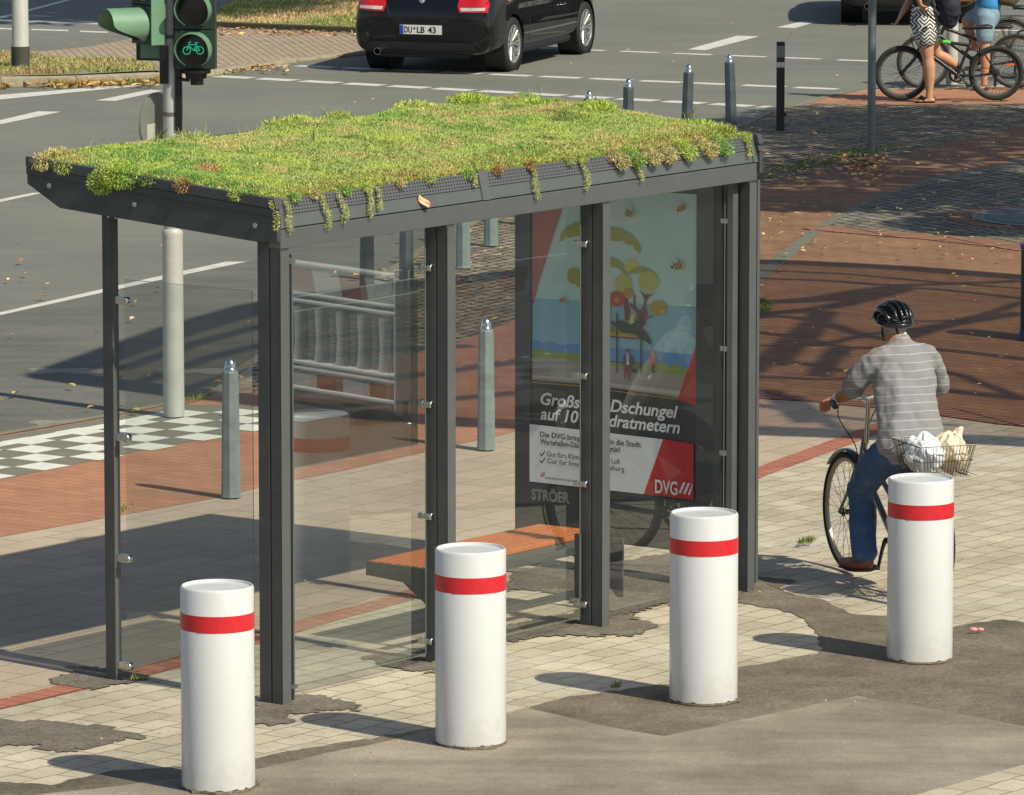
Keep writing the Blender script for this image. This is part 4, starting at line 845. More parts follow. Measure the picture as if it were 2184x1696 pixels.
# ---------------------------------------------------------------- large membrane canopy right of the square: its shadow crosses the picture
MEMB=bpy.data.materials.new('translucent_membrane'); MEMB.use_nodes=True; t=MEMB.node_tree; t.nodes.remove(t.nodes['Principled BSDF'])
a=nn(t,'ShaderNodeBsdfTransparent'); a.inputs[0].default_value=(.44,.37,.29,1); b=nn(t,'ShaderNodeBsdfTranslucent'); b.inputs[0].default_value=(.5,.5,.48,1); c=nn(t,'ShaderNodeMixShader'); c.inputs[0].default_value=.06
t.links.new(a.outputs[0],c.inputs[1]); t.links.new(b.outputs[0],c.inputs[2]); t.links.new(c.outputs[0],t.nodes['Material Output'].inputs[0])
CHt=6.4
def up(px,h=CHt): 
    p=G(*px); q=p+SPER*h; return Vector((q.x,q.y,h))
cn=thing('canopy','large membrane canopy on branching steel arms right of the square','canopy',(9.5,41,0))
def cl(p): return p-Vector((9.5,41,0))
out=[(110,801),(240,748),(400,693),(545,655),(760,625),(965,598),(1095,579),(1350,561),(1600,557),(1900,570),(2184,591),(2700,625),(2700,985),(2184,948),(1900,934),(1605,924),(1300,915),(965,905),(700,880),(540,858),(400,842),(250,822)]
me=bpy.data.meshes.new('membrane'); bm=bmesh.new(); f=bm.faces.new([bm.verts.new(cl(up(q))) for q in out]); bmesh.ops.triangulate(bm,faces=[f]); bm.to_mesh(me); bm.free(); me.materials.append(MEMB)
o=bpy.data.objects.new('membrane',me); COL.objects.link(o); o.parent=cn
ZB=lambda a,b:((1860+a/2.827)*.853,(640+b/2.827)*.853)
beams=[([(110,801),(545,657),(965,600),(1350,563),(1600,560),(1900,573),(2184,594),(2700,628)],.10),([(110,801),(250,820),(540,856),(965,902),(1605,920),(2184,944),(2700,980)],.13)]
for q,r in (([(60,110),(700,135),(1300,190),(1960,240)],.03),([(60,165),(600,185),(1100,215),(1960,185)],.04),([(-300,480),(60,350),(500,310),(900,245),(1200,215)],.05),([(60,345),(600,320),(1000,260),(1300,240),(1960,310)],.035),([(60,420),(500,385),(900,300),(1100,250)],.05),
    ([(200,780),(330,640),(440,560),(560,400)],.06),([(40,830),(300,620),(480,480)],.05),([(520,860),(600,740),(700,650)],.05),([(60,545),(400,590),(700,655),(1300,665),(1979,740)],.045),([(-700,600),(60,440),(500,470),(1000,600),(1400,500),(1960,410)],.05),([(60,860),(700,880),(1300,800),(1960,1020)],.035),([(60,640),(500,640),(900,560),(1400,500)],.03),([(1430,960),(1979,1020)],.06),([(900,455),(1500,465),(1979,330)],.03),([(60,730),(300,750),(900,860)],.035),([(100,1060),(400,1110),(900,1170),(1500,1200)],.035),([(180,960),(420,1180)],.05),([(330,1000),(650,1220)],.04)):
    beams.append(([ZB(*w_) for w_ in q],r))
for q,r in (([(250,790),(540,700),(900,650)],.04),([(300,815),(540,740),(900,700)],.04),([(380,835),(700,760),(1000,740)],.05),([(560,850),(900,800),(1200,760)],.05),([(700,870),(1000,850),(1500,800)],.05)): beams.append((q,r))
mb=MB()
for q,r in beams:
    r=r*1.7; mb.path([cl(up(w_,CHt-.12)) for w_ in q],r,6,sub=3)
mb.build('steel_arms',PAINT,cn)
mb=MB(); mb.loft([(0,0,0),(0,0,4),(0,0,6.2)],[.14,.12,.1],14); mb.build('mast',PAINT,cn,smooth=60)
# ---------------------------------------------------------------- trees outside the right and left edge that dapple the paving
BARK=M('bark',rgb(92,80,64),.9,var=.35,vs=9,bump=.8,bs=20); LEAF=M('tree_leaf',(.06,.12,.025),.6,var=.3,vs=3)
def tree(name,lab,base,crowns,nleaf,seed,ls=.12):
    r=np.random.default_rng(seed); t=thing(name,lab,'tree',base); mb=MB(); hh=crowns[0][2]
    mb.loft([(0,0,0),(.05,.05,1.5),(.0,.0,3.2),(crowns[0][0]*.5,crowns[0][1]*.5,hh)],[.22,.17,.14,.06],12)
    for c in crowns:
        mb.loft([(0,0,2.6),(c[0]*.5,c[1]*.5,(2.6+c[2])/2+.4),(c[0],c[1],c[2])],[.1,.06,.02],8)
    mb.build('trunk',BARK,t,smooth=60)
    n=nleaf; ci=r.integers(0,len(crowns),n); C=np.array(crowns)[ci]; v=r.normal(0,1,(n,3)); v/=np.linalg.norm(v,axis=1)[:,None]; q=r.random(n)**.45
    cen=C[:,:3]+v*(q*C[:,3])[:,None]*np.array([1,1,.6]); a=r.normal(0,1,(n,3)); a/=np.linalg.norm(a,axis=1)[:,None]; b=np.cross(a,r.normal(0,1,(n,3))); b/=np.linalg.norm(b,axis=1)[:,None]
    s=ls*r.uniform(.6,1.4,n)[:,None]; P=np.stack([cen-a*s,cen-b*s*.5,cen+a*s,cen+b*s*.5],1).reshape(-1,3)
    me=bpy.data.meshes.new('crown'); me.vertices.add(n*4); me.vertices.foreach_set('co',P.astype(np.float32).ravel()); me.loops.add(n*4); me.loops.foreach_set('vertex_index',np.arange(n*4,dtype=np.int32)); me.polygons.add(n); me.polygons.foreach_set('loop_start',np.arange(0,n*4,4,dtype=np.int32)); me.update(calc_edges=True)
    me.materials.append(LEAF); o=bpy.data.objects.new('crown',me); COL.objects.link(o); o.parent=t
# crown centres given as (shade spot, height, radius): the crown hangs where the sun throws it
def crowns_for(base,spots):
    out=[]
    for px,h,r_ in spots: p=G(*px)+SPER*h; out.append((p.x-base[0],p.y-base[1],h,r_))
    return out
b0=(9.6,47.5,0); spots=[((2050,310),8.2,2.0),((1830,350),7.6,1.7),((1700,375),8.0,1.5),((1980,430),7.2,1.35),((2160,400),7.4,1.3),((1860,300),8.8,1.9),((2180,280),8.6,2.0),((2120,485),6.8,.9),((1730,430),6.9,1.0),((1840,255),9.2,1.5),((2100,250),9.4,1.6),((1680,270),8.6,1.1)]
tree('street_tree','leafy street tree right of the view that dapples the cobbles',b0,crowns_for(b0,spots),12500,3)
b1=(-4.5,88,0); spots=[((120,12),9,3.5),((300,20),8.5,2.6),((-60,15),9,3.2),((420,5),8,2.2),((560,-30),8,3)]
b1=(G(650,-60)+Vector((4,2,0))); b1=(b1.x,b1.y,0)
tree('street_tree','leafy street tree beyond the top edge that shades the far carriageway',b1,crowns_for(b1,spots),9000,4,.16)
# ---------------------------------------------------------------- dry grass, leaves on the ground
def gblades(name,lab,area,n,cols,h,wd,z,dens=None,cat='grass'):
    P=[G(*p) for p in area]; xs=[p.x for p in P]; ys=[p.y for p in P]
    def inside(x,y):
        c=np.zeros(len(x),bool); j=len(P)-1
        for i in range(len(P)):
            xi,yi,xj,yj=P[i].x,P[i].y,P[j].x,P[j].y; c^=((yi>y)!=(yj>y))&(x<(xj-xi)*(y-yi)/((yj-yi) or 1e-9)+xi); j=i
        return c
    X=rng.uniform(min(xs),max(xs),n*3); Y=rng.uniform(min(ys),max(ys),n*3); k=inside(X,Y)
    if dens is not None: k&=fbm(X*dens[0],Y*dens[0],dens[1])>dens[2]
    X=X[k][:n];Y=Y[k][:n]; m=len(X); ci=(fbm(X*1.3,Y*1.3,5)+rng.normal(0,.12,m)); C=np.array([rgb(*c) for c in cols]); idx=np.clip(((ci-.25)/.5*len(cols)).astype(int),0,len(cols)-1)
    nr=np.tile(np.array([0,0,1.]),(m,1)); hh=rng.uniform(h[0],h[1],m)*(.5+fbm(X*.9,Y*.9,33))
    o=blades(name,X,Y,np.full(m,z),nr,hh,rng.uniform(*wd,m),C[idx]*rng.uniform(.7,1.2,(m,1)),tilt=.5); tag(o,lab,cat,kind='stuff'); return o
gblades('verge_grass','dry yellow green grass on the verge behind the traffic island',[(455,61),(475,25),(560,-10),(1000,-40),(1100,84),(1000,80),(770,74)],90000,[(140,160,84),(176,184,100),(206,194,126),(222,196,146),(214,180,134)],(.03,.10),(.004,.010),.03)
gblades('island_grass','sparse grass growing along the kerb of the traffic island',[(-40,178),(0,178),(162,176),(340,168),(300,150),(120,138),(-40,130)],14000,[(132,156,80),(178,184,104),(192,180,126),(186,160,112)],(.02,.07),(.003,.009),.1,dens=(1.2,3,.46))
gblades('gutter_grass','dry grass and leaves caught along the island kerb',[(-40,191),(0,191),(240,184),(343,179),(343,174),(160,183),(-40,186)],5000,[(120,146,60),(190,150,90),(196,140,84),(176,164,90)],(.03,.09),(.005,.014),.0,dens=(1.5,9,.45))
for pa,nb in (([(1600,392),(1680,375),(1900,330),(1950,315),(1840,318),(1700,352),(1600,372)],2600),([(1600,690),(1640,672),(1650,655),(1600,640)],700),([(1700,1172),(1735,1168),(1740,1160),(1705,1165)],160),([(385,868),(440,852),(470,846),(430,860)],350),([(1320,1480),(1325,1470),(1300,1480)],60),([(240,1100),(290,1085),(285,1092),(245,1108)],50),([(270,1462),(300,1452),(310,1460)],30)):
    gblades('weeds','low weeds and moss growing between the paving stones',pa,nb,[(86,112,48),(120,138,60),(160,150,84)],(.01,.04),(.002,.005),.03)
def leafcards(name,lab,spec):
    vs=[];fs=[];cols=[]; r=random.Random(5)
    for area,n,sz in spec:
        for k in range(n):
            if len(area)==1: px=(area[0][0]+r.gauss(0,6),area[0][1]+r.gauss(0,2.))
            else:
                (x0,y0),(x1,y1)=area; px=(r.uniform(x0,x1),r.uniform(y0,y1))
            p=G(*px); a=r.uniform(0,6.28); s=r.uniform(*sz); ux=Vector((math.cos(a),math.sin(a),r.uniform(-.25,.25))); uy=Vector((-ux.y,ux.x,r.uniform(-.3,.3))); z=Vector((0,0,.034+s*.2))
            o_=Vector((p.x,p.y,0))+z; cup=Vector((0,0,s*r.uniform(.1,.5)))
            pts=[o_-ux*s,o_-ux*s*.4+uy*s*.42+cup,o_+ux*s*.35+uy*s*.5+cup,o_+ux*s,o_+ux*s*.35-uy*s*.5+cup*.7,o_-ux*s*.4-uy*s*.42+cup*.6]
            b=len(vs); vs+=pts; fs+=[(b,b+1,b+2,b+3),(b,b+3,b+4,b+5)]; c=r.choice([(206,170,118),(190,150,98),(222,190,140),(170,122,74),(196,180,110),(216,150,100)]); k_=r.uniform(.8,1.15); cols+=[tuple(q*k_ for q in rgb(*c))+(1,)]*6
    me=bpy.data.meshes.new(name); me.from_pydata([tuple(v) for v in vs],[],fs); at=me.color_attributes.new('Col','FLOAT_COLOR','POINT'); at.data.foreach_set('color',np.array(cols,dtype=np.float32).ravel())
    me.materials.append(M('dry_leaf',(.4,.3,.15),.7,attr='Col',var=.2,vs=30)); o=bpy.data.objects.new(name,me); COL.objects.link(o); tag(o,lab,'leaves',kind='stuff')
leafcards('fallen_leaves','small dry brown and yellow leaves scattered over road and paving',[
 (((1600,230),(2184,560)),300,(.015,.035)),(((1600,560),(2184,880)),90,(.012,.03)),(((1640,340),(1900,395)),150,(.02,.045)),(((1780,345),(1880,372)),50,(.03,.06)),
 (((0,560),(540,900)),26,(.02,.045)),(((960,480),(1095,700)),50,(.015,.035)),(((620,500),(900,600)),10,(.03,.06)),(((0,200),(540,540)),5,(.015,.03)),(((560,120),(1900,240)),14,(.015,.03)),(((1300,0),(2184,120)),14,(.015,.035)),
 (((460,64),(800,84)),240,(.02,.05)),(((80,80),(780,160)),60,(.015,.04)),(((0,181),(340,190)),120,(.03,.06)),(((430,145),(620,160)),100,(.02,.05)),(((600,1060),(2184,1690)),90,(.004,.012)),(((0,1450),(900,1690)),60,(.004,.012)),(((1150,1180),(1450,1330)),120,(.004,.01))])
def oneleaf(px,label,s,c=(206,160,110),loc=None,tilt=0):
    p=loc or G(*px); mb=MB(); n=14; pts=[(s*math.cos(2*PI*i/n),s*.5*math.sin(2*PI*i/n)*(1+.25*math.cos(5*PI*i/n))) for i in range(n)]
    vs=[(a,b,.25*abs(b)+.02*math.sin(a*60)) for a,b in pts]+[(0,0,0)]; mb.add(vs,[(i,(i+1)%n,n) for i in range(n)]); o=mb.build('dry_leaf',M('leaf_%d%d'%(c[0],c[2]),rgb(*c),.7,var=.15,vs=30)); o.location=p; tag(o,label,'leaf'); return o
q=AX+U*1.16+W*(-.052); o=oneleaf(None,'tan dry leaf lying upright against the plain rim of the shelter roof',.045,(232,178,132),Vector((q.x,q.y,2.505))); o.rotation_euler=(R(75),R(50),SANG)
p=G(2076,1355); mb=MB(); mb.sphere((0,0,.012),.018,10,8,(1.3,.8,.7)); mb.sphere((.04,.01,.01),.015,10,8,(1.2,.9,.7)); o=mb.build('litter',M('pink_paper',rgb(226,150,150),.6,var=.3,vs=60),loc=(p.x,p.y,.02)); tag(o,'tiny crumpled pink and white wrapper on the brown asphalt','litter')
# ---------------------------------------------------------------- bicycles
TYRE=M('bicycle_tyre',rgb(36,36,34),.8,var=.2,vs=12); RIMM=M('rim_aluminium',rgb(120,120,114),.35,metal=.8); SPK=M('spoke_steel',rgb(120,120,116),.3,metal=1); BLK=M('black_bike_paint',rgb(26,28,28),.35,coat=.4); SAD=M('saddle_vinyl',rgb(40,41,43),.5); GREENP=M('green_accent',rgb(96,206,74),.4)
SILV=M('silver_bike_paint',rgb(128,132,134),.3,metal=.6,coat=.5); REFL=M('orange_reflector',rgb(236,116,30),.3); CHAIN=M('chain_steel',rgb(70,66,60),.5,metal=.7)
def wheel(par,name,x,Rr,tr,rimw,n=32,steer=0):
    w_=bpy.data.objects.new(name,None); COL.objects.link(w_); w_.parent=par; w_.location=(x,0,Rr); w_.rotation_euler=(0,0,steer); w_.empty_display_size=.1
    mb=MB(); k=12; mb.lathe([(Rr-tr+tr*math.cos(2*PI*i/k),tr*math.sin(2*PI*i/k)) for i in range(k)],64,(0,0,0),'y',closed=True); mb.build('tyre',TYRE,w_,smooth=80)
    mb=MB(); r1=Rr-2*tr; mb.lathe([(r1+.003,-rimw),(r1+.003,rimw),(r1-.018,rimw*.6),(r1-.018,-rimw*.6)],64,(0,0,0),'y',closed=True); mb.build('rim',RIMM if n>20 else BLK,w_,smooth=50)
    mb=MB()
    for i in range(n):
        a=2*PI*i/n; s=1 if i%2 else -1; o_=.35 if (i//2)%2 else -.35
        mb.tube((.018*math.cos(a+o_*2),s*.03,.018*math.sin(a+o_*2)),(r1*math.cos(a),0,r1*math.sin(a)),.0016,n=3)
    mb.build('spokes',SPK,w_)
    mb=MB(); mb.lathe([(0,-.05),(.012,-.05),(.014,-.036),(.026,-.034),(.026,-.028),(.016,-.02),(.016,.02),(.026,.028),(.026,.034),(.014,.036),(.012,.05),(0,.05)],14,(0,0,0),'y'); mb.build('hub',CHAIN,w_,smooth=40)
    return w_
def bicycle(label,loc,rz,Rr=.345,tr=.02,wb=1.08,paint=BLK,city=False,accent=None,crank=-80,saddle=.86,bar=.30,steer=0,group=None,barz=None,extra=()):
    b=thing('bicycle',label,'bicycle',loc,rz,group)
    wheel(b,'rear_wheel',0,Rr,tr,.012); 
    BB=Vector((.43,0,.285)); ST=Vector((.26,0,saddle-.09)); HT=Vector((wb-.24,0,Rr+.46 if city else Rr+.40)); HB=Vector((wb-.185,0,Rr+.31 if city else Rr+.29)); FH=Vector((wb,0,Rr))
    sj=Vector((.30,0,saddle-.22)); fm=MB(); r=.017
    fm.tube(BB,sj,.017); fm.tube(sj,ST,.013); fm.tube(HT,HB,.021)
    if city: fm.tube(HB,BB,.02); fm.tube(HB+(HT-HB)*.6,BB+(sj-BB)*.55,.016)
    else: fm.tube(HB,BB,.024); fm.tube(HT-(HT-HB)*.2,sj,.019)
    for s in (-1,1):
        fm.path([BB+Vector((0,s*.03,0)),Vector((.2,s*.045,Rr*.9)),Vector((0,s*.062,Rr))],.009,8)
        fm.path([sj+Vector((0,s*.015,-.03)),Vector((.12,s*.05,Rr+.2)),Vector((0,s*.06,Rr))],.0075,8)
    fr=fm.build('frame',paint,b,smooth=40)
    if accent: mb=MB(); a,c=(HT-(HT-HB)*.2),sj; mb.tube(a+(c-a)*.35,a+(c-a)*.6,.0205); mb.build('accent_band',accent,fr,smooth=40)
    # steering assembly
    st=bpy.data.objects.new('fork',None); COL.objects.link(st); st.parent=b; st.location=(HB.x,0,0); st.rotation_euler=(0,0,steer); st.empty_display_size=.1
    mb=MB(); 
    for s in (-1,1): mb.path([Vector((0,s*.035,HB.z-.02)),Vector((.05,s*.055,Rr+.15)),Vector((wb-HB.x,s*.055,Rr))],.013 if not city else .010,8)
    mb.tube((0,-.05,HB.z-.015),(0,.05,HB.z-.015),.017); mb.build('fork_blades',BLK if not city else paint,st,smooth=40)
    fw=wheel(st,'front_wheel',wb-HB.x,Rr,tr,.012)
    bz=barz or HT.z+.09; hx=HT.x-HB.x-.02
    mb=MB(); mb.tube((hx,0,HT.z-.02),(hx-.02,0,bz),.014); mb.tube((hx-.02,0,bz),(hx+.05,0,bz+.01),.014)
    if city: pts=[(hx+.05,0,bz+.01),(hx+.07,.1,bz+.02),(hx+.02,.22,bz+.03),(hx-.08,bar,bz+.02),(hx-.16,bar+.02,bz+.01)]
    else: pts=[(hx+.05,0,bz+.01),(hx+.05,.1,bz+.03),(hx+.03,bar*.8,bz+.035),(hx+.02,bar+.02,bz+.035)]
    for s in (-1,1): mb.path([(p[0],p[1]*s,p[2]) for p in pts],.011,8,sub=3)
    hb=mb.build('handlebar',CHROME if city else BLK,st,smooth=40)
    for s in (-1,1):
        a,c=[Vector((p[0],p[1]*s,p[2])) for p in pts[-2:]]
        mb=MB(); 
        if city: mb.tube(a,c+(c-a)*.25,.017)
        else: mb.tube(c-Vector((0,s*.11,0)),c+Vector((0,s*.02,0)),.017)
        mb.build('grip',SAD,hb,smooth=40)
        mb=MB(); e=a+Vector((.05,-s*.01,-.03)); mb.path([a+Vector((.01,-s*.02,-.005)),e,e+(Vector((-.08,s*.04,-.02)) if city else Vector((.02,s*.1,-.02)))],.006,6); mb.build('brake_lever',CHROME,hb,smooth=40)
    mb=MB()
    for s in (-1,1): mb.path([(hx+.04,s*.14,bz+.02),(hx+.16,s*.11,bz-.10),(hx+.10,s*.03,bz-.26),(.0,s*.02,HB.z+.02)],.0035,5,sub=5)
    mb.build('brake_cable',BLACK,st)
    # drive
    cr=bpy.data.objects.new('crankset',None); COL.objects.link(cr); cr.parent=b; cr.location=BB; cr.rotation_euler=(0,-R(crank),0); cr.empty_display_size=.1
    mb=MB(); mb.lathe([(.086,-.046),(.092,-.043),(.086,-.040),(.066,-.043)],36,(0,0,0),'y',closed=True)
    for i in range(5): mb.tube((0,-.045,0),(.075*math.cos(i*1.257),-.045,.075*math.sin(i*1.257)),.007,n=6)
    mb.tube((0,-.06,0),(0,.06,0),.018); mb.build('chainring',CHAIN,cr,smooth=40)
    for s,nm in ((1,'crank_arm'),(-1,'crank_arm')):
        mb=MB(); mb.loft([(0,s*.058,0),(.06*s,s*.066,0),(.17*s,s*.072,0)],[.014,.011,.010],8); mb.build(nm,BLK,cr,smooth=40)
        mb=MB(); A=Matrix.Rotation(R(crank),3,'Y'); mb.cbox((.17*s,s*.125,0),(.09,.09,.022),A); mb.build('pedal',BLACK,cr,bevel=.004)
    mb=MB(); mb.lathe([(.018,-.046),(.042,-.044),(.044,-.040),(.018,-.036)],24,(0,0,Rr),'y',closed=True)
    mb.path([(0,-.043,Rr+.042),(.43,-.043,.285+.09)],.004,4); mb.path([(0,-.043,Rr-.042),(.0,-.043,Rr-.13),(.06,-.043,Rr-.15),(.43,-.043,.285-.09)],.004,4)
    if not city: mb.cbox((.005,-.05,Rr-.1),(.03,.012,.11))
    mb.build('chain',CHAIN,b)
    mb=MB(); sd_=[(.06,0,saddle-.02),(.10,0,saddle-.012),(.18,0,saddle-.02),(.28,0,saddle-.028),(.37,0,saddle-.03)]
    mb.loft([Vector(p) for p in sd_],[(.06,.022),(.08,.028),(.062,.026),(.03,.022),(.018,.014)],14,ref=(0,0,1),round_ends=True); mb.build('saddle',SAD,b,smooth=60)
    if city:
        for x,a0,a1,par,nm in ((0,-15,205,b,'rear_mudguard'),(wb-HB.x,40,200,st,'front_mudguard')):
            mb=MB(); N=26; vs=[];fs=[]; Rm=Rr+.02
            for i in range(N+1):
                t=R(a0+(a1-a0)*i/N)
                for yy,rr in ((-.026,Rm-.010),(-.015,Rm),(.015,Rm),(.026,Rm-.010)): vs.append((x+rr*math.cos(t),yy,Rr+rr*math.sin(t)))
            for i in range(N):
                for j in range(3): q=i*4+j; fs.append((q,q+1,q+5,q+4))
            mb.add(vs,fs); mb.build(nm,BLK,par,smooth=60)
        mb=MB(); z=Rr+.38
        for y in (-.055,0,.055): mb.tube((-.24,y,z),(.16,y,z),.005,n=6)
        for x in (-.24,-.1,.05,.16): mb.tube((x,-.06,z),(x,.06,z),.005,n=6)
        for s in (-1,1): mb.tube((-.12,s*.06,z),(0,s*.066,Rr),.005,n=6); mb.tube((.02,s*.06,z),(0,s*.066,Rr),.005,n=6)
        mb.build('rack',BLK,b); mb=MB(); mb.cbox((-.26,0,z-.05),(.02,.06,.04)); mb.build('rear_lamp',M('red_lamp',rgb(150,30,30),.3),b,bevel=.005)
    if 'reflector' in extra: mb=MB(); mb.cbox((Rr*.6*math.cos(2.6),0,Rr+.6*Rr*math.sin(2.6)),(.09,.02,.018)); mb.build('reflector',REFL,b)
    return b
# ---------------------------------------------------------------- people
SKIN=M('skin',rgb(198,146,112),.55,var=.1,vs=12,spec=.35); SKIN2=M('skin_tanned',rgb(176,120,86),.55,var=.12,vs=12); SKIN2.node_tree.nodes['Principled BSDF'].inputs['Subsurface Weight'].default_value=.0
def blob(name,fn,mat,parent=None,vox=.010,sm=5,loc=None,rz=0):
    mb=MB(); fn(mb); o=mb.build(name,mat); remesh(o,vox,sm); 
    if parent: o.parent=parent
    if loc is not None: o.location=loc; o.rotation_euler=(0,0,rz)
    return o
def LO(mb,pts,rad,n=14,ref=None): mb.loft([Vector(p) for p in pts],rad,n,ref,round_ends=True)
def hand(mb,wr,dr,palm,s=1,side=1,curl=.9,L=.085):
    """palm and five fingers: wr wrist, dr direction of the hand, palm palm normal, side thumb side"""
    wr=Vector(wr); dr=Vector(dr).normalized(); nrm=Vector(palm); nrm=(nrm-dr*nrm.dot(dr)).normalized(); sd=dr.cross(nrm)*side
    LO(mb,[wr-dr*.01,wr+dr*.03*s,wr+dr*L*s],[(.026*s,.019*s),(.036*s,.017*s),(.040*s,.014*s)],12,ref=nrm)
    for i,(o,l) in enumerate(((.029,.072),(.010,.080),(-.010,.074),(-.028,.058))):
        p=wr+dr*(L-.006)*s+sd*o*s; d=dr.copy(); pts=[p]
        for j,f in enumerate((.45,.32,.23)):
            q=Matrix.Rotation(curl*(.75 if j else .55)+i*.04,3,dr.cross(nrm)); d=(q@d) if True else d; p=p+d*l*f*s; pts.append(p)
        LO(mb,pts,[.0098*s,.009*s,.0083*s,.007*s],8)
    p=wr+dr*.03*s+sd*.034*s; d=(dr*.7+sd*.75+nrm*.25).normalized(); q=p+d*.034*s; LO(mb,[p-d*.01,q,q+(dr*.8+nrm*.55).normalized()*.034*s],[.013*s,.011*s,.008*s],8)
def headshape(mb,c,f,up=(0,0,1),s=1.0):
    c=Vector(c); f=Vector(f).normalized(); u=Vector(up).normalized(); f=(f-u*f.dot(u)).normalized(); r=f.cross(u)
    P=lambda a,b,d:c+f*a*s+r*b*s+u*d*s
    LO(mb,[P(-.006,0,-.085),P(.0,0,-.05),P(-.004,0,0),P(-.008,0,.045),P(-.012,0,.072)],[(.050*s,.066*s),(.066*s,.084*s),(.075*s,.094*s),(.070*s,.088*s),(.046*s,.058*s)],18,ref=f)
    LO(mb,[P(.045,0,-.06),P(.062,0,-.098)],[(.042*s,.03*s),(.026*s,.02*s)],12,ref=f)       # jaw and chin
    LO(mb,[P(.088,0,.005),P(.103,0,-.028)],[.008*s,.013*s],8)                                # nose
    for q in (-1,1):
        LO(mb,[P(-.008,q*.077,.018),P(-.016,q*.083,-.005),P(-.004,q*.078,-.032)],[(.006*s,.016*s),(.008*s,.02*s),(.006*s,.01*s)],8,ref=f)
        LO(mb,[P(.078,q*.032,.022),P(.082,q*.03,.022)],[.012*s,.010*s],8)                    # brow
    LO(mb,[P(.088,-.018,-.056),P(.093,0,-.057),P(.088,.018,-.056)],[.005*s,.007*s,.005*s],8) # mouth
    return P
def face(par,P,s=1.0):
    for q in (-1,1):
        mb=MB(); mb.sphere(P(.081,q*.031,.004),.011*s,10,8); mb.build('eye',M('eye_white',rgb(220,216,208),.3),par,smooth=60)
# --- cyclist with helmet, seen from behind
CB=Vector((2.33,32.9,.012)); CR=math.atan2(.94,-.342)
bk=bicycle('grey city bicycle with rear wire basket ridden away by the man in the helmet',CB,CR,.35,.019,1.10,SILV,True,None,-70,.84,.25,0,barz=1.03)
mb=MB(); x0,x1=-.34,.06; zt,zb=.935,.755
def ringpts(z,k): return [(x0-k,.19+k,z),(x1+k,.19+k,z),(x1+k,-.165-k,z),(x0-k,-.165-k,z)]
top=ringpts(zt,.0); bot=ringpts(zb,-.04)
for a in range(4):
    mb.tube(top[a],top[(a+1)%4],.0035,n=6); mb.tube(bot[a],bot[(a+1)%4],.003,n=6); m1=[(p+q)/2 for p,q in zip(top[a],bot[a])]; m2=[(p+q)/2 for p,q in zip(top[(a+1)%4],bot[(a+1)%4])]; mb.tube(m1,m2,.0022,n=5)
    for k in range(1,17):
        t=k/17; A=Vector(top[a]).lerp(Vector(top[(a+1)%4]),t); B=Vector(bot[a]).lerp(Vector(bot[(a+1)%4]),t); mb.tube(A,B,.0017,n=4)
for k in range(10): y=.18-.36*k/9; mb.tube((x0+.04,y,zb),(x1-.04,y,zb),.0017,n=4)
mb.build('wire_basket',M('basket_wire',rgb(66,64,58),.4,metal=.6),bk)
WB=M('white_plastic_bag',rgb(232,234,236),.45,var=.05,vs=12,bump=.5,bs=14); CRM=M('cream_cotton_bag',rgb(226,210,180),.75,var=.08,vs=9,bump=.6,bs=20,dirt=((.45,.1,.06),.5,9))
def sack(label,name,mat,c,sz,peaks,seed):
    r=random.Random(seed); mb=MB(); mb.sphere(c,1,26,18,sz)
    for k in range(len(mb.v)):
        v=mb.v[k]; d=(v-Vector(c)); a=math.atan2(d.y,d.x); f_=1+.06*math.sin(a*4+d.z*30+seed)+.04*math.sin(a*7-d.z*50); v.x=c[0]+d.x*f_; v.y=c[1]+d.y*f_; v.z+=.012*math.sin(a*7+seed)
    for p in peaks: LO(mb,[c,Vector(c).lerp(Vector(p),.6),p],[(min(sz[:2])*.7,min(sz[:2])*.6),(.05,.03),(.016,.006)],12)
    o=mb.build(name,mat); remesh(o,.007,2); o.location=CB; o.rotation_euler=(0,0,CR)
    tx=bpy.data.textures.new('folds','CLOUDS'); tx.noise_scale=.085; tx.noise_type='HARD_NOISE'; tx.noise_depth=1; m=o.modifiers.new('d','DISPLACE'); m.texture=tx; m.strength=.034; m.mid_level=.5; bake(o,[]) ; tag(o,label,'bag'); return o
sack('crumpled white plastic bag in the left half of the wire basket','shopping_bag',WB,Vector((-.14,.075,.865)),(.16,.115,.115),[(-.16,.04,.985),(-.2,.11,.975)],1)
sack('cream cotton bag with red print standing up in the right half of the wire basket','cloth_bag',CRM,Vector((-.14,-.085,.87)),(.16,.10,.115),[(-.12,-.175,1.01),(-.16,-.05,.975)],2)
JL=[(.26,.075,.86),(.45,.13,.70),(.60,.135,.545),(.54,.15,.38),(.46,.175,.20)]
JR=[(.26,-.085,.86),(.48,-.12,.80),(.66,-.12,.70),(.56,-.12,.52),(.42,-.13,.42)]
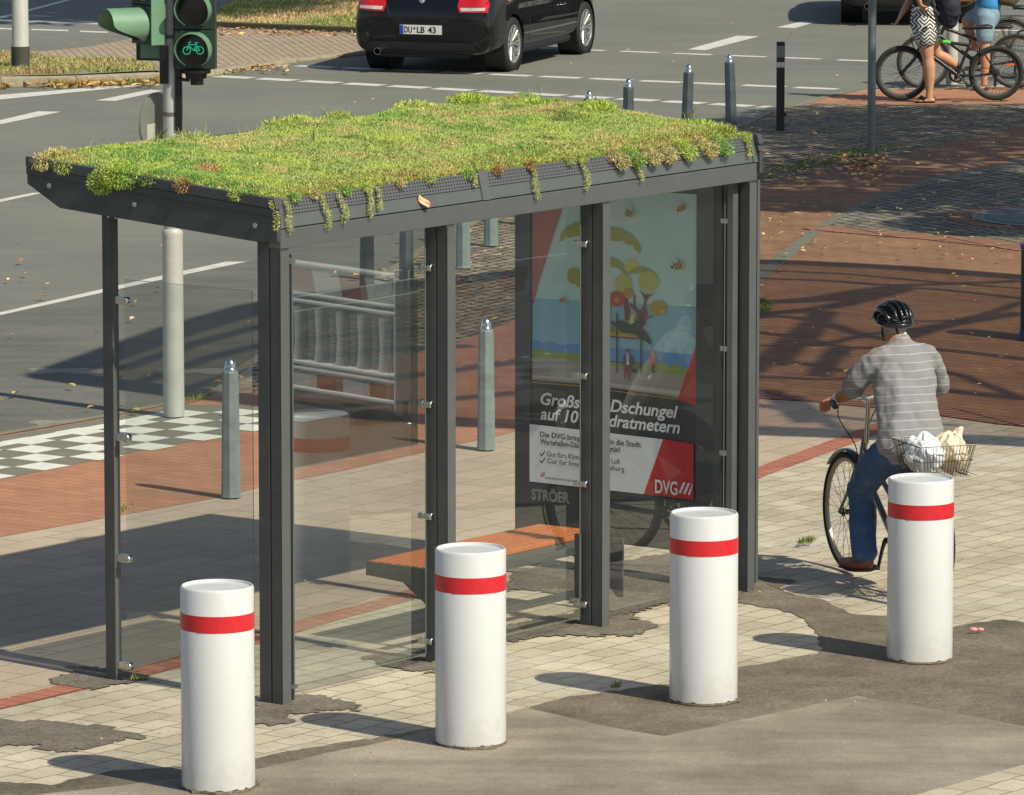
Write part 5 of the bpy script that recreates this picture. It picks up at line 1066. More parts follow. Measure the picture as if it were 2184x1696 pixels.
def cyc_body(mb):
    LO(mb,[(.24,-.005,.88),(.30,-.02,1.0),(.40,-.04,1.16),(.49,-.06,1.33),(.50,-.06,1.38)],[(.15,.10),(.14,.10),(.155,.105),(.16,.10),(.10,.07)],20,ref=(1,0,-.3))
    LO(mb,[(.49,-.055,1.36),(.53,-.05,1.44),(.56,-.045,1.47)],[.064,.062,.062],14)
    headshape(mb,(.580,-.044,1.522),(.985,.17,-.05))
    LO(mb,[(.48,.10,1.335),(.54,.165,1.24),(.65,.185,1.11)],[.052,.046,.038],12); LO(mb,[(.65,.185,1.11),(.73,.21,1.08),(.79,.215,1.062)],[.038,.037,.026],12)
    LO(mb,[(.48,-.22,1.335),(.55,-.31,1.22),(.64,-.345,1.09)],[.052,.046,.038],12); LO(mb,[(.64,-.345,1.09),(.72,-.32,1.06),(.80,-.29,1.055)],[.038,.036,.026],12)
    hand(mb,(.79,.215,1.062),(.8,.25,-.25),(0,.1,-1),1.0,1,1.0); hand(mb,(.80,-.29,1.055),(.9,-.1,-.15),(0,0,-1),1.0,-1,1.0)
    LO(mb,JL,[.085,.075,.058,.05,.036],14); LO(mb,JR,[.085,.075,.058,.05,.036],14)
    LO(mb,[(.46,.175,.17),(.52,.195,.135),(.60,.215,.125)],[(.034,.03),(.036,.026),(.03,.016)],12,ref=(0,0,1)); LO(mb,[(.42,-.13,.42),(.48,-.13,.39),(.56,-.13,.38)],[(.034,.03),(.036,.026),(.03,.016)],12,ref=(0,0,1))
cyc=blob('person',cyc_body,SKIN2,None,.009,3,CB,CR); tag(cyc,'man in black helmet, grey striped t-shirt and jeans cycling away behind the right bollard','person')
SH=M('grey_striped_shirt',rgb(134,132,131),.85,var=.08,vs=7,bump=.25,bs=300)
t=SH.node_tree; b=t.nodes['Principled BSDF']; src=b.inputs['Base Color'].links[0].from_socket; tc=nn(t,'ShaderNodeTexCoord'); sx=nn(t,'ShaderNodeSeparateXYZ'); t.links.new(tc.outputs['Object'],sx.inputs[0])
n1=nn(t,'ShaderNodeTexNoise',i_Scale=4.,i_Detail=2.); t.links.new(tc.outputs['Object'],n1.inputs['Vector'])
w1=nn(t,'ShaderNodeMath',operation='MULTIPLY_ADD'); t.links.new(n1.outputs[0],w1.inputs[0]); w1.inputs[1].default_value=.035; t.links.new(sx.outputs[2],w1.inputs[2])
w1b=nn(t,'ShaderNodeMath',operation='MULTIPLY_ADD'); t.links.new(sx.outputs[0],w1b.inputs[0]); w1b.inputs[1].default_value=.12; t.links.new(w1.outputs[0],w1b.inputs[2])
w2=nn(t,'ShaderNodeMath',operation='MODULO'); t.links.new(w1b.outputs[0],w2.inputs[0]); w2.inputs[1].default_value=.0475
w3=nn(t,'ShaderNodeMath',operation='LESS_THAN'); t.links.new(w2.outputs[0],w3.inputs[0]); w3.inputs[1].default_value=.0026
mx=nn(t,'ShaderNodeMix',data_type='RGBA'); t.links.new(w3.outputs[0],mx.inputs[0]); t.links.new(src,mx.inputs[6]); mx.inputs[7].default_value=(*rgb(190,188,182),1); t.links.new(mx.outputs[2],b.inputs['Base Color'])
def shirt(mb):
    LO(mb,[(.19,.0,.845),(.23,-.005,.90),(.30,-.02,1.02),(.39,-.04,1.17),(.455,-.06,1.30),(.475,-.06,1.36)],[(.190,.135),(.195,.145),(.180,.145),(.182,.14),(.192,.115),(.150,.075)],24,ref=(1,0,-.3))
    LO(mb,[(.47,-.06,1.365),(.50,-.055,1.405)],[(.105,.07),(.068,.064)],18,ref=(1,0,-.3))
    LO(mb,[(.465,.07,1.345),(.50,.135,1.29),(.56,.175,1.20),(.605,.19,1.14)],[.068,.072,.070,.064],16); LO(mb,[(.465,-.19,1.345),(.51,-.26,1.29),(.57,-.32,1.18),(.61,-.345,1.12)],[.068,.070,.066,.060],16)
s=blob('t_shirt',shirt,SH,cyc,.010,4)
tx=bpy.data.textures.new('wrinkle','CLOUDS'); tx.noise_scale=.13; tx.noise_depth=2; m=s.modifiers.new('d','DISPLACE'); m.texture=tx; m.strength=.045; m.mid_level=.5; bake(s,[])
JN=M('dark_blue_jeans',rgb(54,80,114),.85,var=.2,vs=8,bump=.35,bs=120,dirt=((.2,.3,.44),.5,6))
def jeans(mb):
    LO(mb,[(.22,.0,.80),(.26,0,.88),(.29,-.01,.94)],[(.155,.12),(.165,.125),(.15,.11)],18,ref=(1,0,0))
    LO(mb,[(.24,.075,.84),(.36,.12,.76),(.50,.14,.64),(.60,.14,.55),(.57,.148,.44),(.50,.165,.30),(.455,.178,.215)],[.108,.102,.088,.078,.072,.072,.076],16)
    LO(mb,[(.24,-.085,.84),(.48,-.12,.80),(.66,-.12,.70),(.56,-.12,.54),(.44,-.13,.46)],[.108,.09,.078,.07,.07],16)
j=blob('jeans',jeans,JN,cyc,.010,4)
tx=bpy.data.textures.new('jeanfold','CLOUDS'); tx.noise_scale=.07; tx.noise_depth=2; m=j.modifiers.new('d','DISPLACE'); m.texture=tx; m.strength=.022; m.mid_level=.5; bake(j,[])
SHOE=M('brown_leather_shoe',rgb(112,64,48),.5,var=.2,vs=12); SOLE=M('shoe_sole',rgb(60,44,38),.7)
for q,(a,c,d) in enumerate((((.43,.17,.165),(.50,.195,.150),(.64,.225,.140)),((.39,-.13,.40),(.47,-.13,.385),(.60,-.13,.372)))):
    z0=c[2]
    o=blob('shoe',lambda mb:(LO(mb,[a,c,d],[(.045,.048),(.046,.042),(.036,.026)],16,ref=(0,0,1)),LO(mb,[(a[0]+.03,a[1],a[2]),(a[0]+.04,a[1],a[2]+.06)],[.045,.042],14)),SHOE,cyc,.008,3)
    mb=MB(); mb.loft([Vector(a)-Vector((.035,0,.040)),Vector(c)-Vector((0,0,.040)),Vector(d)-Vector((-.02,0,.030))],[(.038,.009),(.044,.009),(.03,.008)],14,ref=(0,0,1)); mb.build('sole',SOLE,o,smooth=50)
# hair, helmet
HC=Vector((.580,-.044,1.522)); hf=Vector((.985,.17,-.05)).normalized(); hu=Vector((0,0,1)); hf=(hf-hu*hf.dot(hu)).normalized(); hr=hf.cross(hu)
HP=lambda a,b_,c:HC+hf*a+hr*b_+hu*c
HH=HP
o=blob('hair',lambda mb:LO(mb,[HP(-.020,0,-.075),HP(-.018,0,-.03),HP(-.016,0,.03)],[(.062,.082),(.079,.092),(.079,.092)],18,ref=hf),M('grey_hair',rgb(150,146,132),.8,var=.3,vs=40,bump=.8,bs=120),cyc,.009,2)
HP=lambda a,b_,c:HC+hf*a*.93+hr*b_*.93+hu*(c*.93-.008)
hm=bpy.data.objects.new('helmet',None); COL.objects.link(hm); hm.parent=cyc; hm.empty_display_size=.1
HB1=M('helmet_black_gloss',rgb(14,16,19),.22,coat=.8); HB2=M('helmet_foam_black',rgb(22,24,26),.7)
def capm(mb,sx,sy,sz,z0,n=28,m=10,ctr=(-.006,0,.035)):
    vs=[];fs=[]
    for i in range(m+1):
        ph=PI/2*i/m
        for k in range(n):
            th=2*PI*k/n; low=z0*(1+.0*math.cos(th)); vs.append(HP(ctr[0]+sx*math.cos(th)*math.cos(ph)*1.0,ctr[1]+sy*math.sin(th)*math.cos(ph),ctr[2]+low+(sz-low)*math.sin(ph)))
    for i in range(m):
        for k in range(n): fs.append((i*n+k,i*n+(k+1)%n,(i+1)*n+(k+1)%n,(i+1)*n+k))
    mb.add(vs,fs)
mb=MB(); capm(mb,.124,.099,.098,-.03); mb.build('inner_shell',HB2,hm,smooth=60)
mb=MB()
for b_ in (-.084,-.050,-.017,.017,.050,.084):   # ribs front to back
    pts=[]
    for i in range(13):
        a=PI*(.06+.88*i/12); k=math.sqrt(max(.05,1-(b_/.105)**2)); pts.append(HP(-.006+.134*k*math.cos(a),b_*(1+.12*math.sin(a)),.018+.118*k*math.sin(a)))
    mb.loft(pts,[(.0125,.012)]*13,8,ref=None)
ring=[HP(-.006+.132*math.cos(2*PI*i/28),.101*math.sin(2*PI*i/28),.010+.010*math.cos(2*PI*i/28)) for i in range(29)]
mb.loft(ring,[.017]*29,8)
for sgn in (-1,1):
    mb.path([HP(-.105,sgn*.02,.055),HP(-.132,sgn*.004,.015)],.010,8); mb.path([HP(-.07,sgn*.085,.03),HP(-.10,sgn*.055,.06)],.012,8); mb.path([HP(.02,sgn*.094,.04),HP(-.03,sgn*.088,.065)],.011,8)
o=mb.build('outer_shell',HB1,hm); remesh(o,.0045,3); o.parent=hm
mb=MB(); mb.sphere(HP(-.108,.016,-.058),.014,12,8,(.6,1,1)); mb.build('adjuster_dial',M('white_dial',rgb(214,214,208),.3),hm,smooth=60)
mb=MB()
for sgn in (-1,1):
    mb.path([HP(-.10,sgn*.045,.0),HP(-.102,sgn*.03,-.05),HP(-.104,0,-.062)],.007,6); mb.path([HP(-.02,sgn*.084,.0),HP(.0,sgn*.078,-.06),HP(.035,sgn*.04,-.105),HP(.045,0,-.118)],.006,6)
mb.build('strap',BLACK,hm)
mb=MB()
def hp_text(p,q):
    a=-.62-p*8.5; return HP(-.006+.136*math.cos(PI-a)*1.0,-.106*abs(math.sin(a)),.038+q)
add_text(mb,'uvex',lambda p,q:HP(-.098+(.04-p)*-.55*0-.018*(1-abs(p-.02)/.02),-.062+p*.8,.030+q),0,0,.013,.036,.03); mb.build('lettering',M('white_print',rgb(226,226,222),.4),hm)
mb=MB(); mb.loft([(.725,.222,1.078),(.745,.224,1.072)],[.034,.033],14); mb.build('wrist_watch',M('watch_strap',rgb(210,208,200),.3,metal=.5),cyc,smooth=50)
# --- woman in patterned shorts with the mountain bike
wbk=bicycle('black mountain bike with green top tube accent held by the woman in patterned shorts',tuple(G(2123.8,218.4)+Vector((0,0,.02))),PI,.305,.028,1.04,BLK,False,GREENP,-140,.83,.30,0,extra=('reflector',))
wp=G(1980,221); WK=lambda a,b_,y=0:Vector(((a-1100)*.000971,y,(1188-b_)*.00098))
def wom(mb):
    LO(mb,[WK(1110,1150,-.0),WK(1112,1060),WK(1112,900),WK(1105,790),WK(1090,700),WK(1075,600),WK(1062,440,.02),WK(1055,360,.04)],[.040,.040,.062,.070,.064,.080,.105,.11],16)
    LO(mb,[WK(1150,1172),WK(1090,1172),WK(990,1180)],[(.036,.026),(.042,.020),(.040,.012)],12,ref=(0,0,1))
    LO(mb,[WK(1070,340,.14),WK(1150,520,.17),WK(1200,665,.20)],[.10,.082,.06],14); LO(mb,[WK(1200,665,.20),WK(1310,720,.22),WK(1430,800,.23)],[.06,.064,.042],14)
    LO(mb,[WK(1440,800,.23),WK(1430,870,.23),WK(1415,950,.23)],[(.036,.03),(.04,.022),(.034,.016)],12,ref=(1,0,0))
    LO(mb,[WK(1060,350,.08),WK(1050,180,.08),WK(1040,60,.08),WK(1010,-120,.08),WK(980,-300,.08),WK(970,-360,.08)],[(.15,.12),(.15,.12),(.125,.10),(.15,.11),(.15,.10),(.1,.07)],20,ref=(1,0,0))
    LO(mb,[WK(965,-350,.08),WK(950,-440,.08)],[.05,.048],12); headshape(mb,WK(930,-530,.08),(-1,0,-.15),(0,0,1),.95)
    LO(mb,[WK(1000,-300,-.07),WK(1080,-150,-.14),WK(960,-60,-.16)],[.045,.040,.036],12); LO(mb,[WK(960,-60,-.16),WK(965,20,-.15),WK(990,85,-.13)],[.036,.034,.024],12); hand(mb,WK(990,85,-.13),(.45,.3,-.8),(.6,.8,.2),.95,1,.9)
    LO(mb,[WK(960,-300,.2),WK(905,-80,.24),WK(880,80,.24)],[.045,.040,.036],12); LO(mb,[WK(880,80,.24),WK(820,180,.2),WK(775,250,.15)],[.036,.033,.023],12); hand(mb,WK(775,250,.15),(-.4,-.2,-.7),(-.7,0,.4),.95,-1,.9)
wo=blob('person',wom,SKIN,None,.009,3,wp+Vector((0,0,.02))); tag(wo,'woman in black top and black and white patterned shorts standing over the mountain bike','person')
blob('top',lambda mb:(LO(mb,[WK(1050,160,.08),WK(1040,60,.08),WK(1010,-120,.08),WK(980,-300,.08),WK(972,-345,.08)],[(.165,.135),(.14,.12),(.165,.125),(.165,.115),(.12,.09)],20,ref=(1,0,0)),LO(mb,[WK(1000,-300,-.05),WK(1050,-200,-.11)],[.06,.058],12),LO(mb,[WK(975,-300,.18),WK(940,-190,.22)],[.06,.058],12)),M('black_cotton',rgb(26,26,28),.85,bump=.2,bs=80),wo,.012,3)
SHT=bpy.data.materials.new('patterned_shorts'); SHT.use_nodes=True; t=SHT.node_tree; b=t.nodes['Principled BSDF']; tc=nn(t,'ShaderNodeTexCoord')
sx=nn(t,'ShaderNodeSeparateXYZ'); t.links.new(tc.outputs['Object'],sx.inputs[0])
def mth(op,a,b_=None,c=None):
    n=nn(t,'ShaderNodeMath',operation=op)
    for i,v in enumerate((a,b_,c)):
        if v is None: continue
        if isinstance(v,(int,float)): n.inputs[i].default_value=v
        else: t.links.new(v,n.inputs[i])
    return n.outputs[0]
zig=mth('MULTIPLY',mth('PINGPONG',sx.outputs[0],.06),.9); vv=mth('MODULO',mth('ADD',mth('ADD',sx.outputs[2],zig),5.0),.040); l1=mth('LESS_THAN',vv,.021)
ck=nn(t,'ShaderNodeTexVoronoi'); ck.inputs['Scale'].default_value=9; t.links.new(tc.outputs['Object'],ck.inputs['Vector']); sel=mth('GREATER_THAN',mth('FRACT',mth('MULTIPLY',ck.outputs['Color'],3.7)),.5)
uu=mth('MODULO',mth('ADD',mth('ADD',sx.outputs[0],mth('MULTIPLY',mth('PINGPONG',sx.outputs[2],.06),.9)),5.0),.042); l2=mth('LESS_THAN',uu,.021)
fac=mth('ADD',mth('MULTIPLY',l1,sel),mth('MULTIPLY',l2,mth('SUBTRACT',1.0,sel)))
mx=nn(t,'ShaderNodeMix',data_type='RGBA'); t.links.new(fac,mx.inputs[0]); mx.inputs[6].default_value=(*rgb(28,30,36),1); mx.inputs[7].default_value=(*rgb(226,222,212),1); t.links.new(mx.outputs[2],b.inputs['Base Color']); b.inputs['Roughness'].default_value=.85
blob('shorts',lambda mb:(LO(mb,[WK(1050,150,.08),WK(1060,260,.08),WK(1065,340,.08)],[(.165,.145),(.175,.165),(.165,.165)],20,ref=(1,0,0)),LO(mb,[WK(1060,300,.02),WK(1058,400,.01),WK(1058,485,.0)],[(.148,.13),(.158,.135),(.15,.12)],18,ref=(1,0,0)),LO(mb,[WK(1080,320,.15),WK(1130,450,.17)],[.125,.12],16)),SHT,wo,.012,3)
hb_=blob('hair',lambda mb:(mb.sphere(WK(945,-545,.08),.1,16,12,(1.08,.86,1.15)),LO(mb,[WK(1010,-520,.08),WK(1060,-400,.08),WK(1070,-300,.08)],[.05,.04,.02],10)),M('brown_hair',rgb(84,60,42),.7,var=.3,vs=30,bump=.6,bs=90),wo,.010,2)
for c,nm in (((1150,1186,990),'sandal'),):
    mb=MB(); mb.loft([WK(1175,1186),WK(1080,1186),WK(950,1190)],[(.036,.010),(.044,.012),(.040,.010)],14,ref=(0,0,1)); mb.loft([WK(1060,1150,-.045),WK(1020,1138,0),WK(1000,1160,.045)],[.014,.024,.014],8); mb.build(nm,M('black_sandal',rgb(30,28,27),.6),wo,smooth=60)
mb=MB(); mb.loft([WK(1462,850,.23),WK(1450,900,.23),WK(1436,965,.23)],[(.034,.008),(.042,.008),(.034,.008)],12,ref=(1,0,0)); mb.build('sandal',M('brown_sandal',rgb(120,92,70),.6),wo,smooth=60)
BP=M('navy_backpack',rgb(38,38,52),.8,var=.15,vs=8,bump=.5,bs=40)
o=blob('backpack',lambda mb:(LO(mb,[WK(1330,270,-.02),WK(1330,160,-.02),WK(1300,0,-.01),WK(1260,-160,.02),WK(1230,-260,.04)],[(.135,.10),(.155,.13),(.155,.13),(.14,.11),(.10,.07)],20,ref=(1,0,0)),LO(mb,[WK(1360,200,-.13),WK(1340,80,-.13)],[(.10,.045),(.10,.05)],14,ref=(0,1,0))),BP,None,.012,3,wp+Vector((0,0,.02)))
tx=bpy.data.textures.new('packfold','CLOUDS'); tx.noise_scale=.09; m=o.modifiers.new('d','DISPLACE'); m.texture=tx; m.strength=.03; m.mid_level=.5; bake(o,[])
tag(o,'dark navy backpack hanging behind the woman in patterned shorts','backpack')
mb=MB(); mb.path([WK(1240,-200,-.02),WK(1100,-330,-.09),WK(1020,-200,-.15),WK(1100,60,-.15),WK(1200,200,-.12)],.012,6,sub=4); mb.path([WK(1120,40,-.165),WK(1150,100,-.16)],.016,6); mb.build('strap',M('strap_grey',rgb(70,70,74),.7),o)
# --- man in denim shorts behind, and the other bicycles
mp_=G(2100,195); MK=lambda a,b_,y=0:Vector(((a-1740)*.000987,y,(1030-b_)*.00099))
def man(mb):
    LO(mb,[MK(1735,990),MK(1735,900),MK(1745,760),MK(1742,660),MK(1738,560),MK(1735,440,.02),MK(1745,250,.04)],[.036,.038,.052,.058,.058,.072,.095],14)
    LO(mb,[MK(1750,1005),MK(1700,1010),MK(1610,1015)],[(.036,.026),(.042,.02),(.038,.012)],12,ref=(0,0,1))
    LO(mb,[MK(1740,200,.2),MK(1640,220,.22),MK(1540,260,.22)],[.09,.075,.06],14); LO(mb,[MK(1540,260,.22),MK(1590,420,.22),MK(1640,560,.22)],[.058,.055,.036],14); LO(mb,[MK(1640,560,.22),MK(1600,590,.22),MK(1540,600,.22)],[(.036,.026),(.04,.02),(.035,.012)],12,ref=(0,0,1))
    LO(mb,[MK(1770,200,.1),MK(1780,60,.1),MK(1770,-120,.1),MK(1740,-300,.1),MK(1720,-380,.1)],[(.155,.12),(.15,.12),(.165,.12),(.175,.11),(.1,.07)],20,ref=(1,0,0))
    LO(mb,[MK(1715,-370,.1),MK(1700,-470,.1)],[.055,.053],12); headshape(mb,MK(1680,-570,.1),(-1,-.1,-.1))
    for y,k in ((-.08,0),(.28,1)):
        LO(mb,[MK(1740,-320,y),MK(1680,-140,y),MK(1610,-20,y)],[.05,.045,.038],12); LO(mb,[MK(1610,-20,y),MK(1520,-10,y*.9),MK(1450,0,y*.8)],[.038,.034,.024],12); hand(mb,MK(1450,0,y*.8),(-1,0,-.1),(0,0,-1),1,1 if k else -1,.9)
ma=blob('person',man,SKIN,None,.010,3,mp_+Vector((0,0,.02))); tag(ma,'man in blue shirt and light denim shorts standing behind the mountain bike','person')
DEN=M('light_denim',rgb(128,156,172),.85,var=.16,vs=14,bump=.4,bs=60)
blob('denim_shorts',lambda mb:(LO(mb,[MK(1770,80,.1),MK(1765,160,.1),MK(1760,230,.1)],[(.155,.14),(.165,.16),(.14,.15)],20,ref=(1,0,0)),LO(mb,[MK(1750,200,.03),MK(1740,320,.01),MK(1735,430,.0)],[.125,.108,.10],16),LO(mb,[MK(1750,170,.2),MK(1660,205,.22),MK(1590,235,.22)],[.115,.095,.085],16)),DEN,ma,.012,3)
blob('blue_shirt',lambda mb:(LO(mb,[MK(1780,75,.1),MK(1775,-20,.1),MK(1765,-150,.1),MK(1740,-300,.1),MK(1725,-370,.1)],[(.17,.15),(.165,.14),(.18,.135),(.19,.125),(.12,.08)],20,ref=(1,0,0)),LO(mb,[MK(1740,-320,-.07),MK(1700,-200,-.08)],[.065,.06],12),LO(mb,[MK(1740,-320,.27),MK(1700,-200,.28)],[.065,.06],12)),M('bright_blue_cotton',rgb(58,140,198),.8,var=.1,vs=9,bump=.3,bs=50),ma,.012,3)
blob('hair',lambda mb:mb.sphere(MK(1695,-590,.1),.1,16,12,(1.05,.84,1.05)),M('dark_hair',rgb(58,46,38),.7,var=.3,vs=30),ma,.012,2)
mb=MB(); mb.loft([MK(1790,1022),MK(1710,1022),MK(1590,1028)],[(.038,.011),(.046,.012),(.040,.010)],14,ref=(0,0,1))
for a in (1760,1660): mb.loft([MK(a,1010,-.046),MK(a-15,985,0),MK(a,1010,.046)],[.010,.012,.010],8)
mb.build('sandal',M('grey_sandal',rgb(74,68,62),.6),ma,smooth=60)
o=blob('shoulder_bag',lambda mb:LO(mb,[MK(1930,10,.0),MK(2040,20,0),MK(2100,-30,0)],[(.06,.06),(.07,.07),(.05,.05)],14),M('brown_canvas',rgb(82,72,56),.85,var=.2,vs=9,bump=.4,bs=40),None,.012,3,mp_+Vector((0,0,.02))); tag(o,'brown canvas shoulder bag behind the man in denim shorts','bag')
bicycle('dark bicycle of the man in denim shorts, its front wheel behind the woman\'s leg',tuple(G(2166,193)+Vector((0,0,.02))),PI,.31,.021,1.045,BLK,False,None,-20,.72,.26,.12)
bicycle('black city bicycle with rear rack at the right edge behind the others',tuple(G(2150,172)+Vector((0,0,.02))),.05,.345,.02,1.08,BLK,True,None,40,.84,.26,0)
# ---------------------------------------------------------------- cars
CARP=M('black_car_paint',rgb(9,10,12),.6,coat=1,spec=.1); CGLASS=M('car_glass',rgb(10,13,14),.05,spec=.8); VAL=M('black_plastic_trim',rgb(24,25,26),.55); TYR=M('car_tyre',rgb(34,34,33),.75,var=.15,vs=10); ALU=M('alloy_silver',rgb(190,190,184),.25,metal=.75)
TAIL=M('tail_lamp_red',rgb(196,22,26),.12,coat=1); TAILC=M('tail_lamp_clear',rgb(214,196,186),.15,coat=1)
def carwheel(par,x,y,s):
    w_=bpy.data.objects.new('wheel',None); COL.objects.link(w_); w_.parent=par; w_.location=(x,y,.317); w_.empty_display_size=.1; Rr=.317
    mb=MB(); mb.lathe([(.222,s*.105),(.235,s*.112),(.285,s*.110),(.307,s*.098),(.315,s*.085),(.317,s*.04),(.317,-s*.06),(.313,-s*.085),(.29,-s*.105),(.22,-s*.10)],56,(0,0,0),'y'); 
    for k in range(4): 
        yy=s*(-.06+.04*k); mb.lathe([(.3178,yy-.012),(.3195,yy-.010),(.3195,yy+.010),(.3178,yy+.012)],56,(0,0,0),'y')
    mb.build('tyre',TYR,w_,smooth=50)
    mb=MB(); mb.lathe([(.226,s*.108),(.218,s*.112),(.212,s*.100),(.205,s*.03),(.2,-s*.09)],48,(0,0,0),'y'); mb.lathe([(.0,s*.085),(.03,s*.085),(.036,s*.078),(.06,s*.072),(.062,s*.04),(0,s*.04)],24,(0,0,0),'y')
    for i in range(10):
        a=2*PI*i/10
        for da in (-.075,.075):
            b_=a+da*1.6; mb.loft([(.045*math.cos(a+da),s*.072,.045*math.sin(a+da)),(.13*math.cos(a+da*1.2),s*.082,.13*math.sin(a+da*1.2)),(.214*math.cos(b_),s*.096,.214*math.sin(b_))],[(.010,.008),(.009,.008),(.013,.008)],6,ref=(0,1,0))
    mb.build('rim',ALU,w_,smooth=50)
    mb=MB(); mb.lathe([(.17,s*.02),(.17,s*.03),(0,s*.03)],32,(0,0,0),'y'); mb.build('brake_disc',M('brake_iron',rgb(60,60,60),.4,metal=.6),w_,smooth=40)
def car(label,loc,rz,plate='DU LB 43'):
    t=thing('parked_car' if False else 'hatchback_car',label,'car',loc,rz,None)
    S=[(-.80,.30,.62,.50,.66,.64,.50,.655),(-.775,.235,.80,.70,.74,.80,.62,.80),(-.70,.215,.87,.79,.80,.97,.66,.975),(-.50,.20,.882,.82,.84,1.02,.62,1.10),(-.15,.19,.884,.83,.86,1.0,.58,1.32),(.25,.18,.882,.835,.86,.98,.56,1.39),(1.1,.175,.88,.835,.84,.95,.56,1.42),(1.75,.175,.88,.84,.82,.93,.55,1.37),(2.15,.18,.88,.84,.80,.95,.56,1.12),(2.5,.18,.878,.83,.76,.93,.62,.98),(3.0,.19,.86,.80,.70,.84,.56,.90),(3.3,.21,.78,.70,.62,.74,.46,.78),(3.43,.28,.60,.52,.5,.60,.4,.63)]
    mb=MB(); N=None; rows=[]
    for x,zb,wd,w2,wz,zs,wr,zr in S:
        half=[(0,zb),(wd*.55,zb),(wd*.9,zb+.02),(wd*.995,zb+.14),(wd,.5 if zs>.7 else (zb+zs)/2),(wd*.985,min(.72,zs-.12)),(w2+.02,zs-.03),(w2*.96,zs),((w2+wr)/2,(zs+zr)/2+.02),(wr,zr-.03),(wr*.6,zr+.005),(0,zr+.015)]
        ring=[Vector((x,y,z)) for y,z in half]+[Vector((x,-y,z)) for y,z in half[-2:0:-1]]; rows.append(ring)
    n=len(rows[0]); vs=[v for r_ in rows for v in r_]; fs=[];mi=[]
    for i in range(len(rows)-1):
        for k in range(n): fs.append((i*n+k,i*n+(k+1)%n,(i+1)*n+(k+1)%n,(i+1)*n+k))
    mb.add(vs,fs); mb.f+=[tuple(range(n))[::-1],tuple((len(rows)-1)*n+k for k in range(n))]; mb.m+=[0,0]
    for q in range(len(fs)):
        i,k=divmod(q,n); 
        if 2<=i<=7 and k in (7,8,n-8-1,n-9): mb.m[q]=1
    body=mb.build('body',[CARP,CGLASS],None,smooth=180)
    cut=MB()
    for x in (0,2.69):
        for s in (-1,1): cut.lathe([(0,s*.66),(.352,s*.66),(.356,s*.95),(0,s*.95)],40,(x,0,.325),'y')
    for x in (0,2.69): cut.box(x-.345,x+.345,-.88,-.66,-.2,.3); cut.box(x-.345,x+.345,.66,.88,-.2,.3)
    co_=cut.build('cut',VAL)
    bake(body,[('SUBSURF',dict(levels=2,render_levels=2))])
    bake(body,[('BOOLEAN',dict(object=co_,operation='DIFFERENCE',solver='EXACT',use_self=True))]); bpy.data.objects.remove(co_)
    body.data.shade_smooth(); body.data.set_sharp_from_angle(angle=R(40)); body.parent=t
    # wheel housings (dark), wheels
    for x in (0,2.69):
        for s in (-1,1):
            mb=MB(); mb.lathe([(.358,s*.60),(.358,s*.868),(.35,s*.868),(.35,s*.60)],40,(x,0,.325),'y',closed=True); mb.lathe([(0,s*.6),(.355,s*.6)],40,(x,0,.325),'y'); mb.build('wheel_arch',VAL,t,smooth=40)
            carwheel(t,x,s*.762,s)
    # helpers to lay parts onto the rear: rear surface x as function of y,z
    bvh=None
    from mathutils.bvhtree import BVHTree
    bvh=BVHTree.FromPolygons([v.co for v in body.data.vertices],[tuple(p.vertices) for p in body.data.polygons])
    def rx(y,z,off=.004):
        h=bvh.ray_cast(Vector((-3,y,z)),Vector((1,0,0))); return (h[0].x if h[0] else -.7)-off
    def decal(name,pts,mat,off=.004,par=t,rnd=1,thick=.0):   # fan over (y,z) outline projected on the rear
        mb=MB(); c=(sum(p[0] for p in pts)/len(pts),sum(p[1] for p in pts)/len(pts)); P=[]
        for f_ in (1,.66,.33): P.append([(c[0]+(y-c[0])*f_,c[1]+(z-c[1])*f_) for y,z in pts])
        vs=[];n_=len(pts)
        for row in P: vs+=[(rx(y,z,off),y,z) for y,z in row]
        vs.append((rx(c[0],c[1],off),c[0],c[1])); fs=[]
        for r_ in range(2): fs+=[(r_*n_+i,r_*n_+(i+1)%n_,(r_+1)*n_+(i+1)%n_,(r_+1)*n_+i) for i in range(n_)]
        fs+=[(2*n_+i,2*n_+(i+1)%n_,3*n_) for i in range(n_)]; mb.add(vs,fs); o=mb.build(name,mat,par,smooth=60); return o
    def dens(pts,k=6):
        out=[]
        for i in range(len(pts)):
            a,b_=pts[i],pts[(i+1)%len(pts)]
            for j in range(k): out.append((a[0]+(b_[0]-a[0])*j/k,a[1]+(b_[1]-a[1])*j/k))
        return out
    def groove(name,pts,mat=VAL,r=.004,off=.001,par=t):
        mb=MB(); q=[]
        for i in range(len(pts)-1):
            for j in range(8): q.append((pts[i][0]+(pts[i+1][0]-pts[i][0])*j/8,pts[i][1]+(pts[i+1][1]-pts[i][1])*j/8))
        q.append(pts[-1]); mb.loft([Vector((rx(y,z,off),y,z)) for y,z in q],[r]*len(q),6); return mb.build(name,mat,par)
    for s in (-1,1):
        tl_=decal('tail_lamp',dens([(s*.80,.735),(s*.47,.725),(s*.44,.80),(s*.46,.90),(s*.77,.915),(s*.815,.83)]),TAIL,.012)
        decal('clear_lens',dens([(s*.77,.755),(s*.49,.745),(s*.475,.785),(s*.78,.79)]),TAILC,.018,tl_)
        groove('lamp_seam',[(s*.81,.73),(s*.47,.718),(s*.435,.80)],VAL,.004,.002,tl_)
    tg=groove('tailgate_seam',[(.44,.80),(.41,.70),(.36,.675),(-.36,.675),(-.41,.70),(-.44,.80)],VAL,.005,.0)
    rb=decal('rear_valance',dens([(-.62,.245),(.62,.245),(.70,.33),(.60,.375),(-.60,.375),(-.70,.33)]),VAL,.006)
